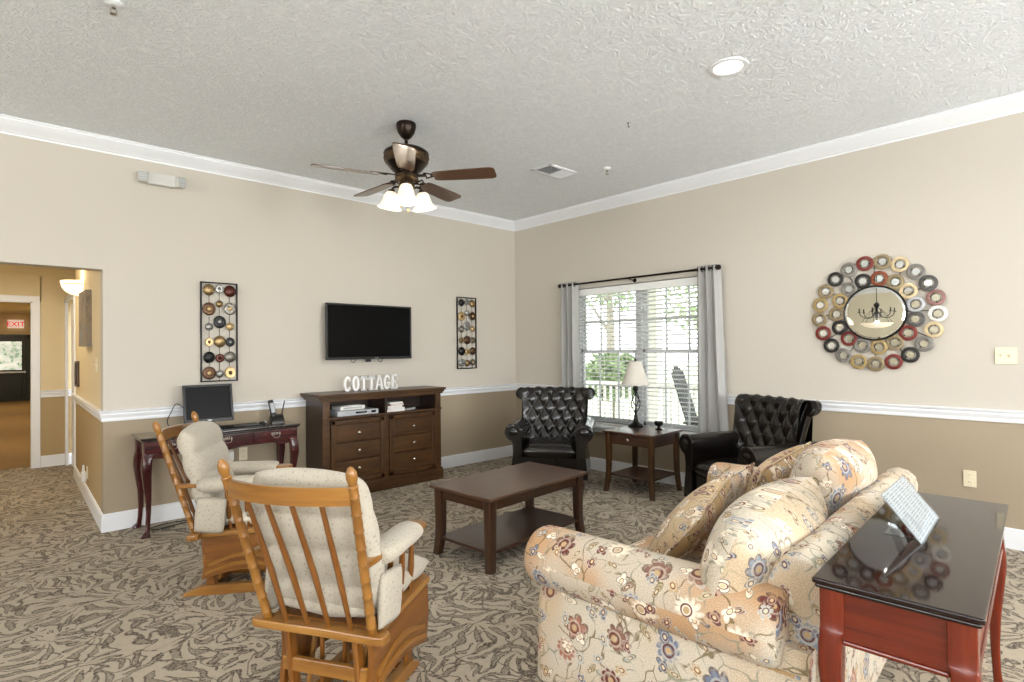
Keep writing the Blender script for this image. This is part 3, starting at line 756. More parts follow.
# ------------------------------------------------------------------ cherry desk against the television wall
DX0, DX1, DY, DH = -4.245, -3.045, .39, .745
desk = thing('writing_desk', 'dark cherry queen anne desk holding the computer below the chair rail', 'desk', ((DX0 + DX1) / 2, -.02 - DY / 2, 0))
L2, W2 = (DX1 - DX0) / 2, DY / 2
b = MB()
b.box((0, 0, DH - .010), (2 * L2, 2 * W2, .020), .007, seg=3); b.box((0, 0, DH - .026), (2 * L2 - .02, 2 * W2 - .02, .014), .006); b.build('desktop', M['black_top'], desk)
for sx in (-1, 1):
    for sy in (-1, 1):
        o = cabriole(DH - .03, (sx * .7, sy * .7), 1.0).build('leg', M['cherry'], desk, smooth=50); o.location = (sx * (L2 - .055), sy * (W2 - .05), 0)
b = MB()
prof = [(-L2 + .08, .715), (-L2 + .08, .585), (-L2 + .16, .575), (-L2 + .22, .600), (-.12, .600), (-.06, .588), (0, .582), (.06, .588), (.12, .600), (L2 - .22, .600), (L2 - .16, .575), (L2 - .08, .585), (L2 - .08, .715)]
b.prism(prof, 'XZ', -W2 + .025, -W2 + .043); b.prism(prof, 'XZ', W2 - .043, W2 - .025)
for sx in (-1, 1): b.box((sx * (L2 - .05), 0, .655), (.018, 2 * W2 - .10, .12))
b.build('apron', M['cherry'], desk)
for xx in (-.39, 0, .39):
    b = MB(); b.box((xx, -W2 + .022, .663), (.365, .016, .088), .004); dr = b.build('drawer', M['cherry'], desk)
    bail_pull(dr, (xx, -W2 + .014, .668), w_=.085)

# ------------------------------------------------------------------ computer things on the desk
mon = thing('computer_monitor', 'black flat computer monitor standing on the cherry desk', 'monitor', (-3.725, -.19, DH), 0)
b = MB(); b.box((.0, .02, .008), (.22, .17, .016), .006, seg=3); b.build('stand_base', M['black'], mon)
b = MB(); b.bar((0, .05, .012), (0, .045, .17), .07, .025, .006, up=(0, 1, 0)); b.build('stand_neck', M['black'], mon)
tl = math.radians(-10)
def tilted(name, mb, mat, parent):
    o = mb.build(name, mat, parent); o.location = (0, 0, .055); o.rotation_euler = (tl, 0, 0); return o
b = MB(); mw, mh = .375, .315
for sx in (-1, 1): b.box((sx * (mw / 2 - .009), -.012, mh / 2), (.018, .03, mh), .004)
b.box((0, -.012, mh - .009), (mw, .03, .018), .004); b.box((0, -.012, .016), (mw, .03, .032), .004); b.box((0, .012, mh / 2), (mw - .02, .03, mh - .02), .012)
cas = tilted('bezel', b, M['black'], mon)
b = MB(); b.box((0, -.010, mh / 2 + .007), (mw - .03, .012, mh - .045)); tilted('screen', b, M['mscreen'], mon)
t_ = text_mb('DELL', .016, .001); b = MB(); b.join(t_, Matrix.Translation((0, -.0275, .011)) @ Euler((PI / 2, 0, 0)).to_matrix().to_4x4()); tilted('maker_badge', b, M['silver'], mon)
kb = thing('keyboard', 'black computer keyboard lying on the desk right of the monitor', 'keyboard', (-3.56, -.315, DH), 0)
b = MB(); b.prism([(-.075, 0), (.075, 0), (.075, .020), (-.075, .010)], 'YZ', -.2, .2, .003); b.build('case', M['black'], kb)
b = MB()
for r_ in range(5):
    for c_ in range(15): b.box((-.178 + c_ * .0252, -.055 + r_ * .0265, .0135 + r_ * .0016 + .003), (.021, .022, .008), .003, (math.radians(3.8), 0, 0), 1)
b.build('keys', M['blackgloss'], kb)
ms = thing('computer_mouse', 'black computer mouse between keyboard and cordless phone', 'mouse', (-3.33, -.30, DH), math.radians(-60))
b = MB(); b.loft([[(x, w_ * math.cos(a) , max(0, h_ * math.sin(a))) for a in [PI * q / 10 for q in range(11)]] for x, w_, h_ in ((-.058, .005, .004), (-.050, .024, .018), (-.03, .031, .030), (0, .031, .036), (.03, .029, .028), (.048, .022, .014), (.056, .006, .004))], False, False); b.build('shell', M['black'], ms, smooth=60)
b = MB(); b.lathe([(.008, -.003), (.010, 0), (.008, .003)], (.032, 0, .029), 12, 'Y'); b.build('scroll_wheel', M['greyplastic'], ms)
ph = thing('cordless_phone', 'black cordless phone upright in its charging base at the desk\'s right end', 'phone', (-3.165, -.18, DH), math.radians(-8))
b = MB(); b.prism([(-.055, 0), (.05, 0), (.05, .03), (.02, .075), (-.02, .06), (-.055, .018)], 'YZ', -.055, .055, .006); b.build('charging_base', M['black'], ph)
b = MB(); b.bar((-.02, .0, .035), (-.045, .055, .20), .046, .028, .009, up=(0, 1, 0)); hs_ = b.build('handset', M['black'], ph)
b = MB(); b.bar((-.028, -.001, .09), (-.0405, .027, .175), .032, .008, .003, up=(0, 1, 0)); b.build('keypad', M['greyplastic'], hs_)
b = MB(); b.tube([(.045, .03, .05), (.075, .04, .19)], [.007, .0045], 8); b.build('antenna', M['black'], ph)
# power leads and chargers by the desk
def cable(name, lbl, pts, r=.0035, mat='black'):
    P = [Vector(p_) for p_ in pts]; out = []
    for i in range(len(P) - 1):
        p0, p1, p2, p3 = P[max(i - 1, 0)], P[i], P[i + 1], P[min(i + 2, len(P) - 1)]
        for q in range(8):
            t = q / 8; out.append(.5 * ((2 * p1) + (p2 - p0) * t + (2 * p0 - 5 * p1 + 4 * p2 - p3) * t * t + (3 * p1 - p0 - 3 * p2 + p3) * t ** 3))
    out.append(P[-1]); b = MB(); b.tube(out, r, 6); return tag(b.build(name, M[mat], smooth=60), lbl, 'cable')
cable('power_cable', 'black power cable curling on the carpet beside the desk legs', [(-3.86, -.012, .72), (-3.86, -.012, .35), (-3.83, -.05, .06), (-3.75, -.14, .005), (-3.95, -.20, .005), (-4.10, -.24, .005), (-4.14, -.16, .005), (-3.95, -.12, .006), (-3.7, -.22, .006), (-3.5, -.2, .006)], .004)
cable('monitor_cable', 'thin cable looping up behind the monitor in front of the chair rail', [(-3.75, -.10, .80), (-3.86, -.06, .90), (-3.93, -.045, .96), (-3.97, -.05, .90), (-4.0, -.05, .82), (-3.97, -.03, .75)], .0035)

# ------------------------------------------------------------------ walnut television cabinet
SX0, SX1, SH = -2.89, -1.455, .985
cab = thing('media_cabinet', 'walnut media cabinet with six drawers under the wall television', 'cabinet', ((SX0 + SX1) / 2, -.225, 0))
hw_ = (SX1 - SX0) / 2; bw = hw_ - .055; yf, yb = -.175, .195
b = MB(); b.box((0, .0, SH - .012), (2 * hw_, .41, .024), .006, seg=3); b.box((0, .002, SH - .034), (2 * hw_ - .03, .395, .022), .008, seg=3); b.box((0, .004, SH - .054), (2 * bw + .05, .38, .02), .006); b.build('cabinet_top', M['walnut'], cab)
b = MB()
for sx in (-1, 1): b.box((sx * (bw - .011), .01, .50), (.022, .37, .87), .002)
b.box((0, .19, .50), (2 * bw - .03, .012, .86)); b.box((0, .01, .752), (2 * bw - .02, .36, .02), .002); b.box((0, .01, .10), (2 * bw - .02, .36, .02)); b.box((0, .01, .845), (.024, .36, .17), .002); b.box((0, .02, .43), (.022, .34, .64))
b.build('carcass', M['walnut_dark'], cab)
b = MB()
for sx in (-1, 1): b.box((sx * (bw - .035), yf + .012, .43), (.072, .03, .66), .004); b.box((sx * (bw - .035), yf + .010, .845), (.066, .034, .17), .004); b.box((sx * (bw - .035), yf + .005, .76), (.08, .045, .02), .005)
b.box((0, yf + .014, .752), (2 * bw, .03, .024), .004); b.box((0, yf + .014, .922), (2 * bw, .03, .02), .003); b.box((0, yf + .012, .42), (.05, .03, .66), .003)
b.build('face_frame', M['walnut'], cab)
b = MB(); b.box((0, yf + .012, .055), (2 * bw + .05, .05, .11), .008); b.box((0, yf + .008, .118), (2 * bw + .03, .045, .02), .007)
for sx in (-1, 1): b.box((sx * bw, .01, .055), (.05, .38, .11), .008); b.box((sx * (bw - .005), .01, .118), (.042, .37, .02), .007)
b.build('plinth', M['walnut'], cab)
for s_ in (-1, 1):
    xc = s_ * (bw - .072 + .025) / 2; ww = bw - .072 - .025 - .01
    # raised moulding around each stack of three drawers
    b = MB(); z0_, z1_ = .135, .735
    for xx in (xc - ww / 2 + .022, xc + ww / 2 - .022): b.box((xx, yf - .002, (z0_ + z1_) / 2), (.044, .026, z1_ - z0_), .006)
    for zz in (z0_ + .022, z1_ - .022): b.box((xc, yf - .002, zz), (ww, .026, .044), .006)
    b.build('door_moulding', M['walnut'], cab)
    hgt = (z1_ - z0_ - .088) / 3
    for i in range(3):
        zc = z0_ + .044 + hgt * (i + .5)
        b = MB(); b.box((xc, yf + .004, zc), (ww - .09, .022, hgt - .006), .004); b.box((xc, yf - .006, zc), (ww - .125, .006, hgt - .05), .003)
        dr = b.build('drawer', M['walnut'], cab)
        b = MB(); b.lathe([(.007, 0), (.006, .012), (.014, .018), (.015, .024), (.010, .029), (0, .030)], (xc, yf - .006, zc), 14, rot=(PI / 2, 0, 0)); b.build('knob', M['chrome'], dr)
# things in the two open shelves and on top
zs = .763
def on_cab(x, y, z): return ((SX0 + SX1) / 2 + x, -.225 + y, z)
dv = thing('disc_player', 'slim silver disc player in the left open shelf of the cabinet', 'disc player', on_cab(-.30, -.05, zs))
b = MB(); b.box((0, 0, .028), (.43, .24, .048), .005); b.build('case', M['greyplastic'], dv)
b = MB(); b.box((.03, -.121, .03), (.12, .004, .014), .001); b.box((.16, -.121, .03), (.05, .004, .02), .001); b.build('front_panel', M['blackgloss'], dv)
for sx in (-1, 1):
    b = MB(); b.lathe([(.014, 0), (.014, .005)], (sx * .17, -.08, 0), 10); b.build('foot', M['black'], dv)
rc = thing('receiver_box', 'white cable box lying on top of the silver disc player', 'cable box', on_cab(-.33, -.02, zs + .052), math.radians(4))
b = MB(); b.box((0, 0, .020), (.27, .17, .038), .008); b.box((0, .0, .041), (.2, .12, .006), .003); b.build('case', M['whiteplastic'], rc)
b = MB(); b.box((0, -.086, .02), (.2, .003, .014), .001); b.build('front_panel', M['greyplastic'], rc)
bk = [('#e4e2dc', .21, .022, 0), ('#c9c7c2', .19, .018, .01), ('#e9e7e0', .17, .02, -.012), ('#8a2f2f', .15, .016, .02), ('#dcd9d0', .16, .02, .0)]
zz = zs
for i, (c_, ww, hh, ox) in enumerate(bk):
    lbl = ['white disc case lowest of the stack in the right open shelf', 'grey disc case second from bottom in the right shelf stack', 'white disc case in the middle of the right shelf stack', 'dark red disc case second from top in the right shelf stack', 'white disc case topmost of the right shelf stack'][i]
    o = thing('disc_case', lbl, 'disc case', on_cab(.14 + ox, -.06, zz), math.radians(rnd.uniform(-6, 6)), 'disc cases in the cabinet')
    m_ = plain('disc_case_sleeve', c_, .45)
    b = MB(); b.box((0, 0, hh / 2), (ww, .13, hh), .002); b.build('cover', m_, o)
    b = MB(); b.box((.002, -.002, hh / 2), (ww - .004, .132, hh * .62), .001); b.build('pages', M['paper'], o); zz += hh
rm = thing('game_remote', 'grey and black remote lying beside the disc cases', 'remote', on_cab(.33, -.09, zs), math.radians(24))
b = MB(); b.box((0, 0, .011), (.15, .045, .022), .007); b.build('body', M['greyplastic'], rm)
b = MB()
for i in range(4):
    for j in range(2): b.box((-.05 + i * .03, -.01 + j * .02, .023), (.014, .011, .004), .002)
b.build('buttons', M['black'], rm)
# white slab-serif word sign
sg = thing('word_sign', 'white freestanding letters spelling COTTAGE on the media cabinet', 'sign', (-2.225, -.20, SH))
LH, LW, ST, DP = .150, .088, .021, .022
def letter(ch):
    b = MB(); h, w_, t, s_ = LH, LW - .012, ST, .030
    def bx(x0, z0, x1, z1): b.box(((x0 + x1) / 2, 0, (z0 + z1) / 2), (x1 - x0, DP, z1 - z0), .002, seg=1)
    def curve(pts, closed=False):
        rings = []
        n = len(pts)
        for i, (x, z) in enumerate(pts):
            a = pts[(i + 1) % n if closed else min(i + 1, n - 1)]; c_ = pts[i - 1 if (closed or i) else 0]
            tx, tz = a[0] - c_[0], a[1] - c_[1]; l_ = math.hypot(tx, tz); nx, nz = -tz / l_, tx / l_
            rings.append([(x + nx * t / 2, -DP / 2, z + nz * t / 2), (x + nx * t / 2, DP / 2, z + nz * t / 2), (x - nx * t / 2, DP / 2, z - nz * t / 2), (x - nx * t / 2, -DP / 2, z - nz * t / 2)])
        b.loft(rings, True, not closed, uv=False, loop=closed)
    ell = lambda a0, a1, n: [((w_ - t) / 2 * math.cos(math.radians(a0 + (a1 - a0) * i / n)), h / 2 + (h - t) / 2 * math.sin(math.radians(a0 + (a1 - a0) * i / n))) for i in range(n + 1)]
    if ch == 'O': curve(ell(0, 360, 32)[:-1], True)
    elif ch == 'C': curve(ell(42, 318, 26)); bx(w_ / 2 - .020, h * .66, w_ / 2 - .006, h * .92); bx(w_ / 2 - .020, h * .08, w_ / 2 - .006, h * .30)
    elif ch == 'G': curve(ell(42, 330, 26)); bx(w_ / 2 - .020, h * .66, w_ / 2 - .006, h * .92); bx(w_ / 2 - t - .004, .01, w_ / 2 - .002, h * .46); bx(.0, h * .40, w_ / 2 + .004, h * .50)
    elif ch == 'T': bx(-t / 2, 0, t / 2, h); bx(-w_ / 2, h - t, w_ / 2, h); bx(-w_ / 2, h * .70, -w_ / 2 + .012, h); bx(w_ / 2 - .012, h * .70, w_ / 2, h); bx(-.026, 0, .026, .013)
    elif ch == 'A':
        for s2 in (-1, 1): b.bar((s2 * .036, 0, .004), (s2 * .004, 0, h - .004), t * (.9 if s2 > 0 else .7), DP, .002, up=(0, 1, 0)); bx(s2 * .036 - .018, 0, s2 * .036 + .018, .013)
        bx(-.026, h * .28, .026, h * .28 + .016); bx(-.02, h - .013, .014, h)
    elif ch == 'E': bx(-w_ / 2 + .008, 0, -w_ / 2 + .008 + t, h); bx(-w_ / 2, h - .017, w_ / 2, h); bx(-w_ / 2, 0, w_ / 2, .017); bx(-w_ / 2 + .01, h * .45, w_ / 2 - .022, h * .45 + .017); bx(w_ / 2 - .013, h * .70, w_ / 2, h); bx(w_ / 2 - .013, 0, w_ / 2, h * .30); bx(w_ / 2 - .034, h * .36, w_ / 2 - .022, h * .62)
    return b
for i, ch in enumerate('COTTAGE'):
    o = letter(ch).build('letter', M['whitewood'], sg, smooth=30); o.location = ((i - 3) * LW, 0, 0)
    o['label'] = 'white wooden letter ' + ch if i != 3 else 'second white wooden letter T'
# ------------------------------------------------------------------ television on the wall
tv = thing('wall_television', 'black flat television mounted on the beige wall above the cabinet', 'television', (-2.172, -.085, 1.58))
tw, th_ = .978, .565
b = MB()
for sx in (-1, 1): b.box((sx * (tw / 2 - .009), -.012, 0), (.018, .03, th_), .004)
b.box((0, -.012, th_ / 2 - .009), (tw, .03, .018), .004); b.box((0, -.012, -th_ / 2 + .013), (tw, .03, .026), .004)
b.build('bezel', M['black'], tv)
b = MB(); b.box((0, -.010, .004), (tw - .03, .016, th_ - .036)); b.build('screen', M['screen'], tv)
b = MB(); b.box((0, .010, 0), (tw - .03, .03, th_ - .03), .008); b.box((0, .03, -.06), (tw * .6, .03, th_ * .55), .012); b.build('rear_housing', M['black'], tv)
b = MB(); b.box((0, .078, 0), (.5, .012, .10), .002); b.box((0, .06, -.0), (.10, .045, .3), .004); b.build('wall_mount', M['blackmetal'], tv)
b = MB(); b.box((-.03, -.012, -th_ / 2 - .012), (.055, .022, .03), .004)
for xx in (-.19, .12): b.tube([(xx - .02, .02, -th_ / 2 + .02), (xx - .018, .015, -th_ / 2 - .02), (xx + .012, .01, -th_ / 2 - .032), (xx + .03, .015, -th_ / 2 - .012), (xx + .032, .02, -th_ / 2 + .02)], .004, 6)
b.build('hanging_leads', M['black'], tv)
b = MB(); b.box((.06, -.0275, -th_ / 2 + .013), (.045, .001, .006)); b.build('maker_badge', M['silver'], tv)

# ------------------------------------------------------------------ framed metal wall art with medallions
DISC = {'gold': ('#8d7855', .85), 'bronze': ('#523a28', .7), 'red': ('#4a1c12', .5), 'silver': ('#9a9a98', .85), 'black': ('#1a1a1b', .6), 'cream': ('#b89d70', .6), 'pewter': ('#77736b', .8)}
for k_, (c_, m_) in DISC.items(): M['disc_' + k_] = plain('medallion_' + k_, c_, .35, m_, var=.25)
def medallion(root, x, z, rx, rz_, col, style, y=-.02):
    b = MB()
    def lt(prof, cy): b.loft([[(x + rx * r_ * math.cos(2 * PI * i / 24), cy - d_, z + rz_ * r_ * math.sin(2 * PI * i / 24)) for i in range(24)] for r_, d_ in prof], True, True)
    if style == 'dome': lt([(1, 0), (1, .004), (.92, .010), (.75, .015), (.4, .02), (.02, .022)], y)
    elif style == 'ring': lt([(1, 0), (1, .006), (.9, .010), (.7, .010), (.64, .004), (.45, .004), (.40, .009), (.02, .012)], y)
    else: lt([(1, 0), (1, .004), (.95, .008), (.6, .006), (.3, .008), (.26, .013), (.02, .015)], y)
    o = b.build('medallion', M['disc_' + col], root, smooth=50); o['label'] = {'dome': 'domed ', 'ring': 'ringed ', 'flat': 'flat '}[style] + {'gold': 'gold', 'bronze': 'brown', 'red': 'dark red', 'silver': 'silver', 'black': 'black', 'cream': 'cream', 'pewter': 'pewter'}[col] + ' medallion'
    cc = {'gold': 'bronze', 'bronze': 'cream', 'red': 'black', 'silver': 'pewter', 'black': 'silver', 'cream': 'bronze', 'pewter': 'cream'}[col]
    if style != 'dome':
        b = MB(); lt([(.34, .008), (.30, .014), (.15, .017), (.02, .018)], y); b.build('medallion_centre', M['disc_' + cc], o, smooth=50)
rowsA = [[('gold', 'dome', .042), ('silver', 'ring', .032), ('red', 'dome', .044)], [('bronze', 'ring', .048), ('gold', 'dome', .026), ('pewter', 'ring', .046)], [('silver', 'dome', .028), ('black', 'ring', .046), ('cream', 'dome', .030)],
         [('cream', 'flat', .030), ('gold', 'dome', .044), ('black', 'ring', .034)], [('black', 'dome', .042), ('red', 'ring', .032), ('pewter', 'dome', .042)], [('bronze', 'ring', .048), ('silver', 'dome', .028), ('cream', 'flat', .042)]]
zA = [[.93, .945, .925], [.735, .79, .745], [.555, .605, .56], [.40, .405, .40], [.245, .235, .245], [.085, .075, .085]]
def wall_art(lbl, x0, x1, z0, z1, rows, alt):
    w_, h_ = x1 - x0, z1 - z0
    root = thing('metal_wall_art', lbl, 'wall art', ((x0 + x1) / 2, -.004, z0), 0, 'medallion wall art panels')
    b = MB()
    for sx in (-1, 1): b.box((sx * (w_ / 2 - .006), -.012, h_ / 2), (.012, .016, h_), .002)
    for zz in (.006, h_ - .006): b.box((0, -.012, zz), (w_, .016, .012), .002)
    b.build('frame', M['blackmetal'], root)
    b = MB()
    for t in (-.27, 0, .27): b.tube([(t * w_, -.012, .006), (t * w_, -.012, h_ - .006)], .0022, 6)
    b.build('wires', M['blackmetal'], root)
    for r_, zr in zip(rows, zA):
        for (c_, st, rr), t, zf in zip(r_, (-.28, .0, .28), zr): medallion(root, t * w_, zf * h_ * .985 + .004, rr * 1.08, rr * 1.18, c_, st)
wall_art('tall framed metal medallion art above the computer monitor', -3.745, -3.445, 1.128, 1.995, rowsA, 0)
rowsB = [[('black', 'dome', .038), ('silver', 'ring', .03), ('gold', 'dome', .04)], [('cream', 'ring', .046), ('silver', 'dome', .03), ('bronze', 'ring', .044)], [('pewter', 'dome', .034), ('silver', 'ring', .046), ('cream', 'dome', .03)],
         [('gold', 'flat', .032), ('bronze', 'dome', .044), ('pewter', 'ring', .034)], [('black', 'dome', .044), ('cream', 'ring', .032), ('bronze', 'dome', .04)], [('silver', 'ring', .04), ('gold', 'dome', .034), ('pewter', 'flat', .036)]]
wall_art('tall framed metal medallion art right of the wall television', -.985, -.685, 1.157, 2.025, rowsB, 1)

# ------------------------------------------------------------------ espresso coffee table and side table
def taper_leg(h, ox, oy, top=.026, bot=.020, flare=.022):
    rows = []
    for i in range(13):
        t = i / 12; k_ = max(0, (1 - t) ** 2.2) * flare - .010 * math.sin(PI * min(1, t * 1.1)) * (1 - t)
        rows.append(square_ring(ox * k_, oy * k_, t * h, bot + (top - bot) * t ** .8, bot + (top - bot) * t ** .8, .15, 2))
    b = MB(); b.loft(rows, True, True, uv=False); return b
ct = thing('coffee_table', 'espresso wood coffee table with lower shelf in the middle of the carpet', 'table', (-2.343, -2.412, 0), math.radians(4.0))
TL, TW, TH = 1.035, .59, .468
b = MB(); b.box((0, 0, TH - .011), (TL, TW, .022), .008, seg=3); b.build('tabletop', M['espresso_top'], ct)
b = MB()
for sy in (-1, 1): b.box((0, sy * (TW / 2 - .055), .412), (TL - .14, .018, .075), .003)
for sx in (-1, 1): b.box((sx * (TL / 2 - .055), 0, .412), (.018, TW - .14, .075), .003)
b.build('apron', M['espresso'], ct)
for sx in (-1, 1):
    for sy in (-1, 1):
        o = taper_leg(TH - .022, sx, sy, .031, .025, .014).build('leg', M['espresso'], ct, smooth=50); o.location = (sx * (TL / 2 - .055), sy * (TW / 2 - .055), 0)
b = MB(); b.box((0, 0, .112), (TL - .09, TW - .09, .020), .004); b.build('lower_shelf', M['espresso'], ct)
st = thing('side_table', 'square espresso side table under the window carrying the lamp', 'table', (-.425, -2.225, 0), math.radians(1.5))
SL, SHT = .54, .59
b = MB(); b.box((0, 0, SHT - .011), (SL, SL + .02, .022), .008, seg=3); b.build('tabletop', M['espresso_top'], st)
b = MB()
for s_ in (-1, 1): b.box((0, s_ * (SL / 2 - .04), .515), (SL - .11, .018, .108), .003)
b.box((SL / 2 - .045, 0, .515), (.018, SL - .11, .108), .003); b.box((-SL / 2 + .06, 0, .515), (.012, SL - .11, .108))
b.build('apron', M['espresso'], st)
for sx in (-1, 1):
    for sy in (-1, 1):
        o = taper_leg(SHT - .022, sx, sy, .025, .019, .02).build('leg', M['walnut'], st, smooth=50); o.location = (sx * (SL / 2 - .04), sy * (SL / 2 - .035), 0)
b = MB(); b.box((-SL / 2 + .042, 0, .515), (.02, SL - .13, .088), .004); dr = b.build('drawer', M['espresso'], st)
b = MB(); b.lathe([(.008, 0), (.006, .012), (.014, .018), (.015, .025), (.008, .030), (0, .031)], (-SL / 2 + .032, 0, .52), 14, rot=(0, -PI / 2, 0)); b.build('knob', M['chrome'], dr)
b = MB(); b.box((0, 0, .165), (SL - .08, SL - .07, .020), .004); b.build('lower_shelf', M['espresso'], st)
# lamp with open twisted cage stem
lp = thing('table_lamp', 'table lamp with pale bell shade and twisted black metal stem', 'lamp', (-.27, -2.045, SHT))
b = MB(); b.lathe([(.075, 0), (.078, .010), (.070, .022), (.045, .034), (.030, .050), (.024, .075), (.018, .095), (.022, .105), (.014, .118), (.012, .14)], seg=28); b.build('base', M['blackmetal'], lp)
b = MB()
for q in range(4):
    pts = []
    for i in range(25):
        t = i / 24; a = q * PI / 2 + t * 2.2; r_ = .008 + .040 * math.sin(PI * t) ** 1.2
        pts.append((r_ * math.cos(a), r_ * math.sin(a), .135 + t * .225))
    b.tube(pts, .0055, 7)
b.tube([(0, 0, .13), (0, 0, .37)], .004, 6)
b.build('twisted_stem', M['blackmetal'], lp)
b = MB(); b.lathe([(.010, .355), (.024, .365), (.030, .385), (.024, .405), (.016, .415), (.016, .45), (.005, .455), (.005, .665), (.012, .668), (.013, .675), (.008, .690), (0, .695)], seg=20); b.build('socket', M['blackmetal'], lp)
b = MB(); b.lathe([(.148, .425), (.132, .455), (.112, .50), (.094, .55), (.080, .60), (.070, .645), (.067, .662)], seg=36, cap=False)
sh_ = b.build('lamp_shade', M['linen'], lp); md = sh_.modifiers.new('thick', 'SOLIDIFY'); md.thickness = .003
b = MB(); b.tube([(.149 * math.cos(q * PI / 18), .149 * math.sin(q * PI / 18), .426) for q in range(36)], .004, 6, closed=True); b.build('shade_trim', M['linen'], sh_)
ch = thing('candle_holder', 'small dark pedestal candle holder on the side table beside the lamp', 'candle holder', (-.31, -2.335, SHT))
b = MB(); b.lathe([(.034, 0), (.036, .006), (.020, .014), (.012, .024), (.016, .034), (.034, .042), (.042, .058), (.042, .080), (.038, .080), (.037, .060), (.0, .052)], seg=22); b.build('bowl', M['blackmetal'], ch)
b = MB(); b.lathe([(.030, .052), (.030, .074), (.0, .076)], seg=16); b.build('candle', M['disc_red'], ch)

# ------------------------------------------------------------------ tufted leather armchairs
def make_armchair(lbl, loc, rz):
    root = thing('tufted_armchair', lbl, 'armchair', loc, rz, 'tufted leather armchairs')
    # seat box
    b = MB(); b.box((-.33, 0, .235), (.62, .56, .21), .02, seg=3); b.build('seat_frame', M['leather'], root)
    b = MB(); b.tube([(-.018, -.27, .325), (-.012, 0, .327), (-.018, .27, .325)], .006, 6); b.build('piping', M['leather'], root)
    b = MB(); b.pillow((-.28, 0, .385), (.60, .545, .17), n=16, p=5.0, corner=.05); b.build('seat_cushion', M['leather'], root, smooth=180)
    # arms: scroll profile extruded back, with a front panel
    def prof(sg, grow=0.0):
        cy_, cz, r = .345, .575, .082 + grow
        pts = [(.272 - grow, .13 - grow), (.268 - grow, .40), (.270 - grow, .52)]
        pts += arc((cy_, cz), r, 170, -75, 16)
        pts += [(.352 + grow, .465), (.345 + grow, .40), (.352 + grow, .30), (.366 + grow, .20), (.372 + grow, .13 - grow)]
        return [(sg * y, z) for y, z in pts]
    for sg in (-1, 1):
        b = MB(); pr_ = prof(sg)
        b.loft([[(x, y * (1 + .0) , z + dz) for y, z in pr_] for x, dz in ((-.02, 0), (-.15, .0), (-.35, .0), (-.55, .0), (-.66, -.0))], True, True, uv=False)
        arm = b.build('arm', M['leather'], root, smooth=50)
        b = MB(); b.loft([[(x, (y - sg * .33) * s_ + sg * .33, (z - .38) * s_ + .38) for y, z in pr_] for x, s_ in ((-.025, 1.0), (-.004, 1.0), (.002, .97), (.004, .93))], True, True, uv=False)
        pan = b.build('arm_front', M['leather'], arm, smooth=35)
        b = MB(); b.tube([(.0, (y - sg * .33) * .985 + sg * .33, (z - .38) * .99 + .38) for y, z in pr_], .0065, 6, closed=True); b.build('piping', M['leather'], arm)
        # spiral end of the scroll
        b = MB(); b.lathe([(.040, 0), (.040, .006), (.030, .012), (.0, .014)], (.002, sg * .345, .575), 18, rot=(0, PI / 2, 0)); b.build('scroll_boss', M['leather'], pan)
    # deep-buttoned back
    path = [(-.475, .36), (-.495, .46), (-.515, .56), (-.535, .66), (-.552, .76), (-.566, .85), (-.575, .905)]
    cx_, cz = -.635, .905
    path += [(cx_ + .060 * math.cos(math.radians(a)), cz + .067 * math.sin(math.radians(a))) for a in (25, 50, 75, 95, 120, 145, 175, 205)]
    path += [(-.690, .80), (-.685, .60), (-.680, .40), (-.675, .13)]
    ln = [0]
    for a, c_ in zip(path[:-1], path[1:]): ln.append(ln[-1] + math.hypot(c_[0] - a[0], c_[1] - a[1]))
    tuft_end = ln[9]
    cols = 11.0; rows_ = 6.2
    def pt(s):
        for i in range(len(ln) - 1):
            if s <= ln[i + 1] or i == len(ln) - 2:
                t = (s - ln[i]) / (ln[i + 1] - ln[i]); t = min(1, max(0, t)); a, c_ = path[i], path[i + 1]
                dx_, dz_ = c_[0] - a[0], c_[1] - a[1]; q = math.hypot(dx_, dz_)
                return a[0] + dx_ * t, a[1] + dz_ * t, dz_ / q, -dx_ / q
    W_ = .322
    btn = []
    def back(u, v):
        s = v * ln[-1]; x, z, nx, nz = pt(s)
        flare = 1.0 if z < .55 else 1.0 + .06 * (z - .55) / .4
        y = (2 * u - 1) * W_ * flare * (1 - .9 * max(0, -x - .60))
        if s < tuft_end * 1.02:
            p_ = (u - .5) * cols; q = (s / tuft_end) * rows_
            a, c_ = abs(math.sin(PI * (p_ + q) * .5 * 1.0)), abs(math.sin(PI * (p_ - q) * .5 * 1.0))
            hgt = (a * c_) ** .5
            fade = min(1, (1 - abs(2 * u - 1)) * 6) * min(1, s / .08)
            x += nx * .024 * (hgt - .35) * fade; z += nz * .024 * (hgt - .35) * fade
            x += .05 * abs(2 * u - 1) ** 4
        return x, y, z
    b = MB(); b.grid(back, 88, 150, (.7, 1.6))
    bo = b.build('backrest', M['leather'], root, smooth=180)
    # buttons where the creases cross: p+q and p-q both even
    for i in range(-5, 6):
        for j in range(0, 7):
            if (i + j) % 2: continue
            u = i / cols + .5; s = j / rows_ * tuft_end
            if not (.06 < u < .94 and .06 < s < tuft_end * .98): continue
            x, z, nx, nz = pt(s); y = (2 * u - 1) * W_ * (1.0 if z < .55 else 1.0 + .06 * (z - .55) / .4)
            b = MB(); b.sphere((x - nx * .008 + .05 * abs(2 * u - 1) ** 4, y, z - nz * .008), .011, 10, 6, (.7, 1, 1)); b.build('button', M['button'], bo)
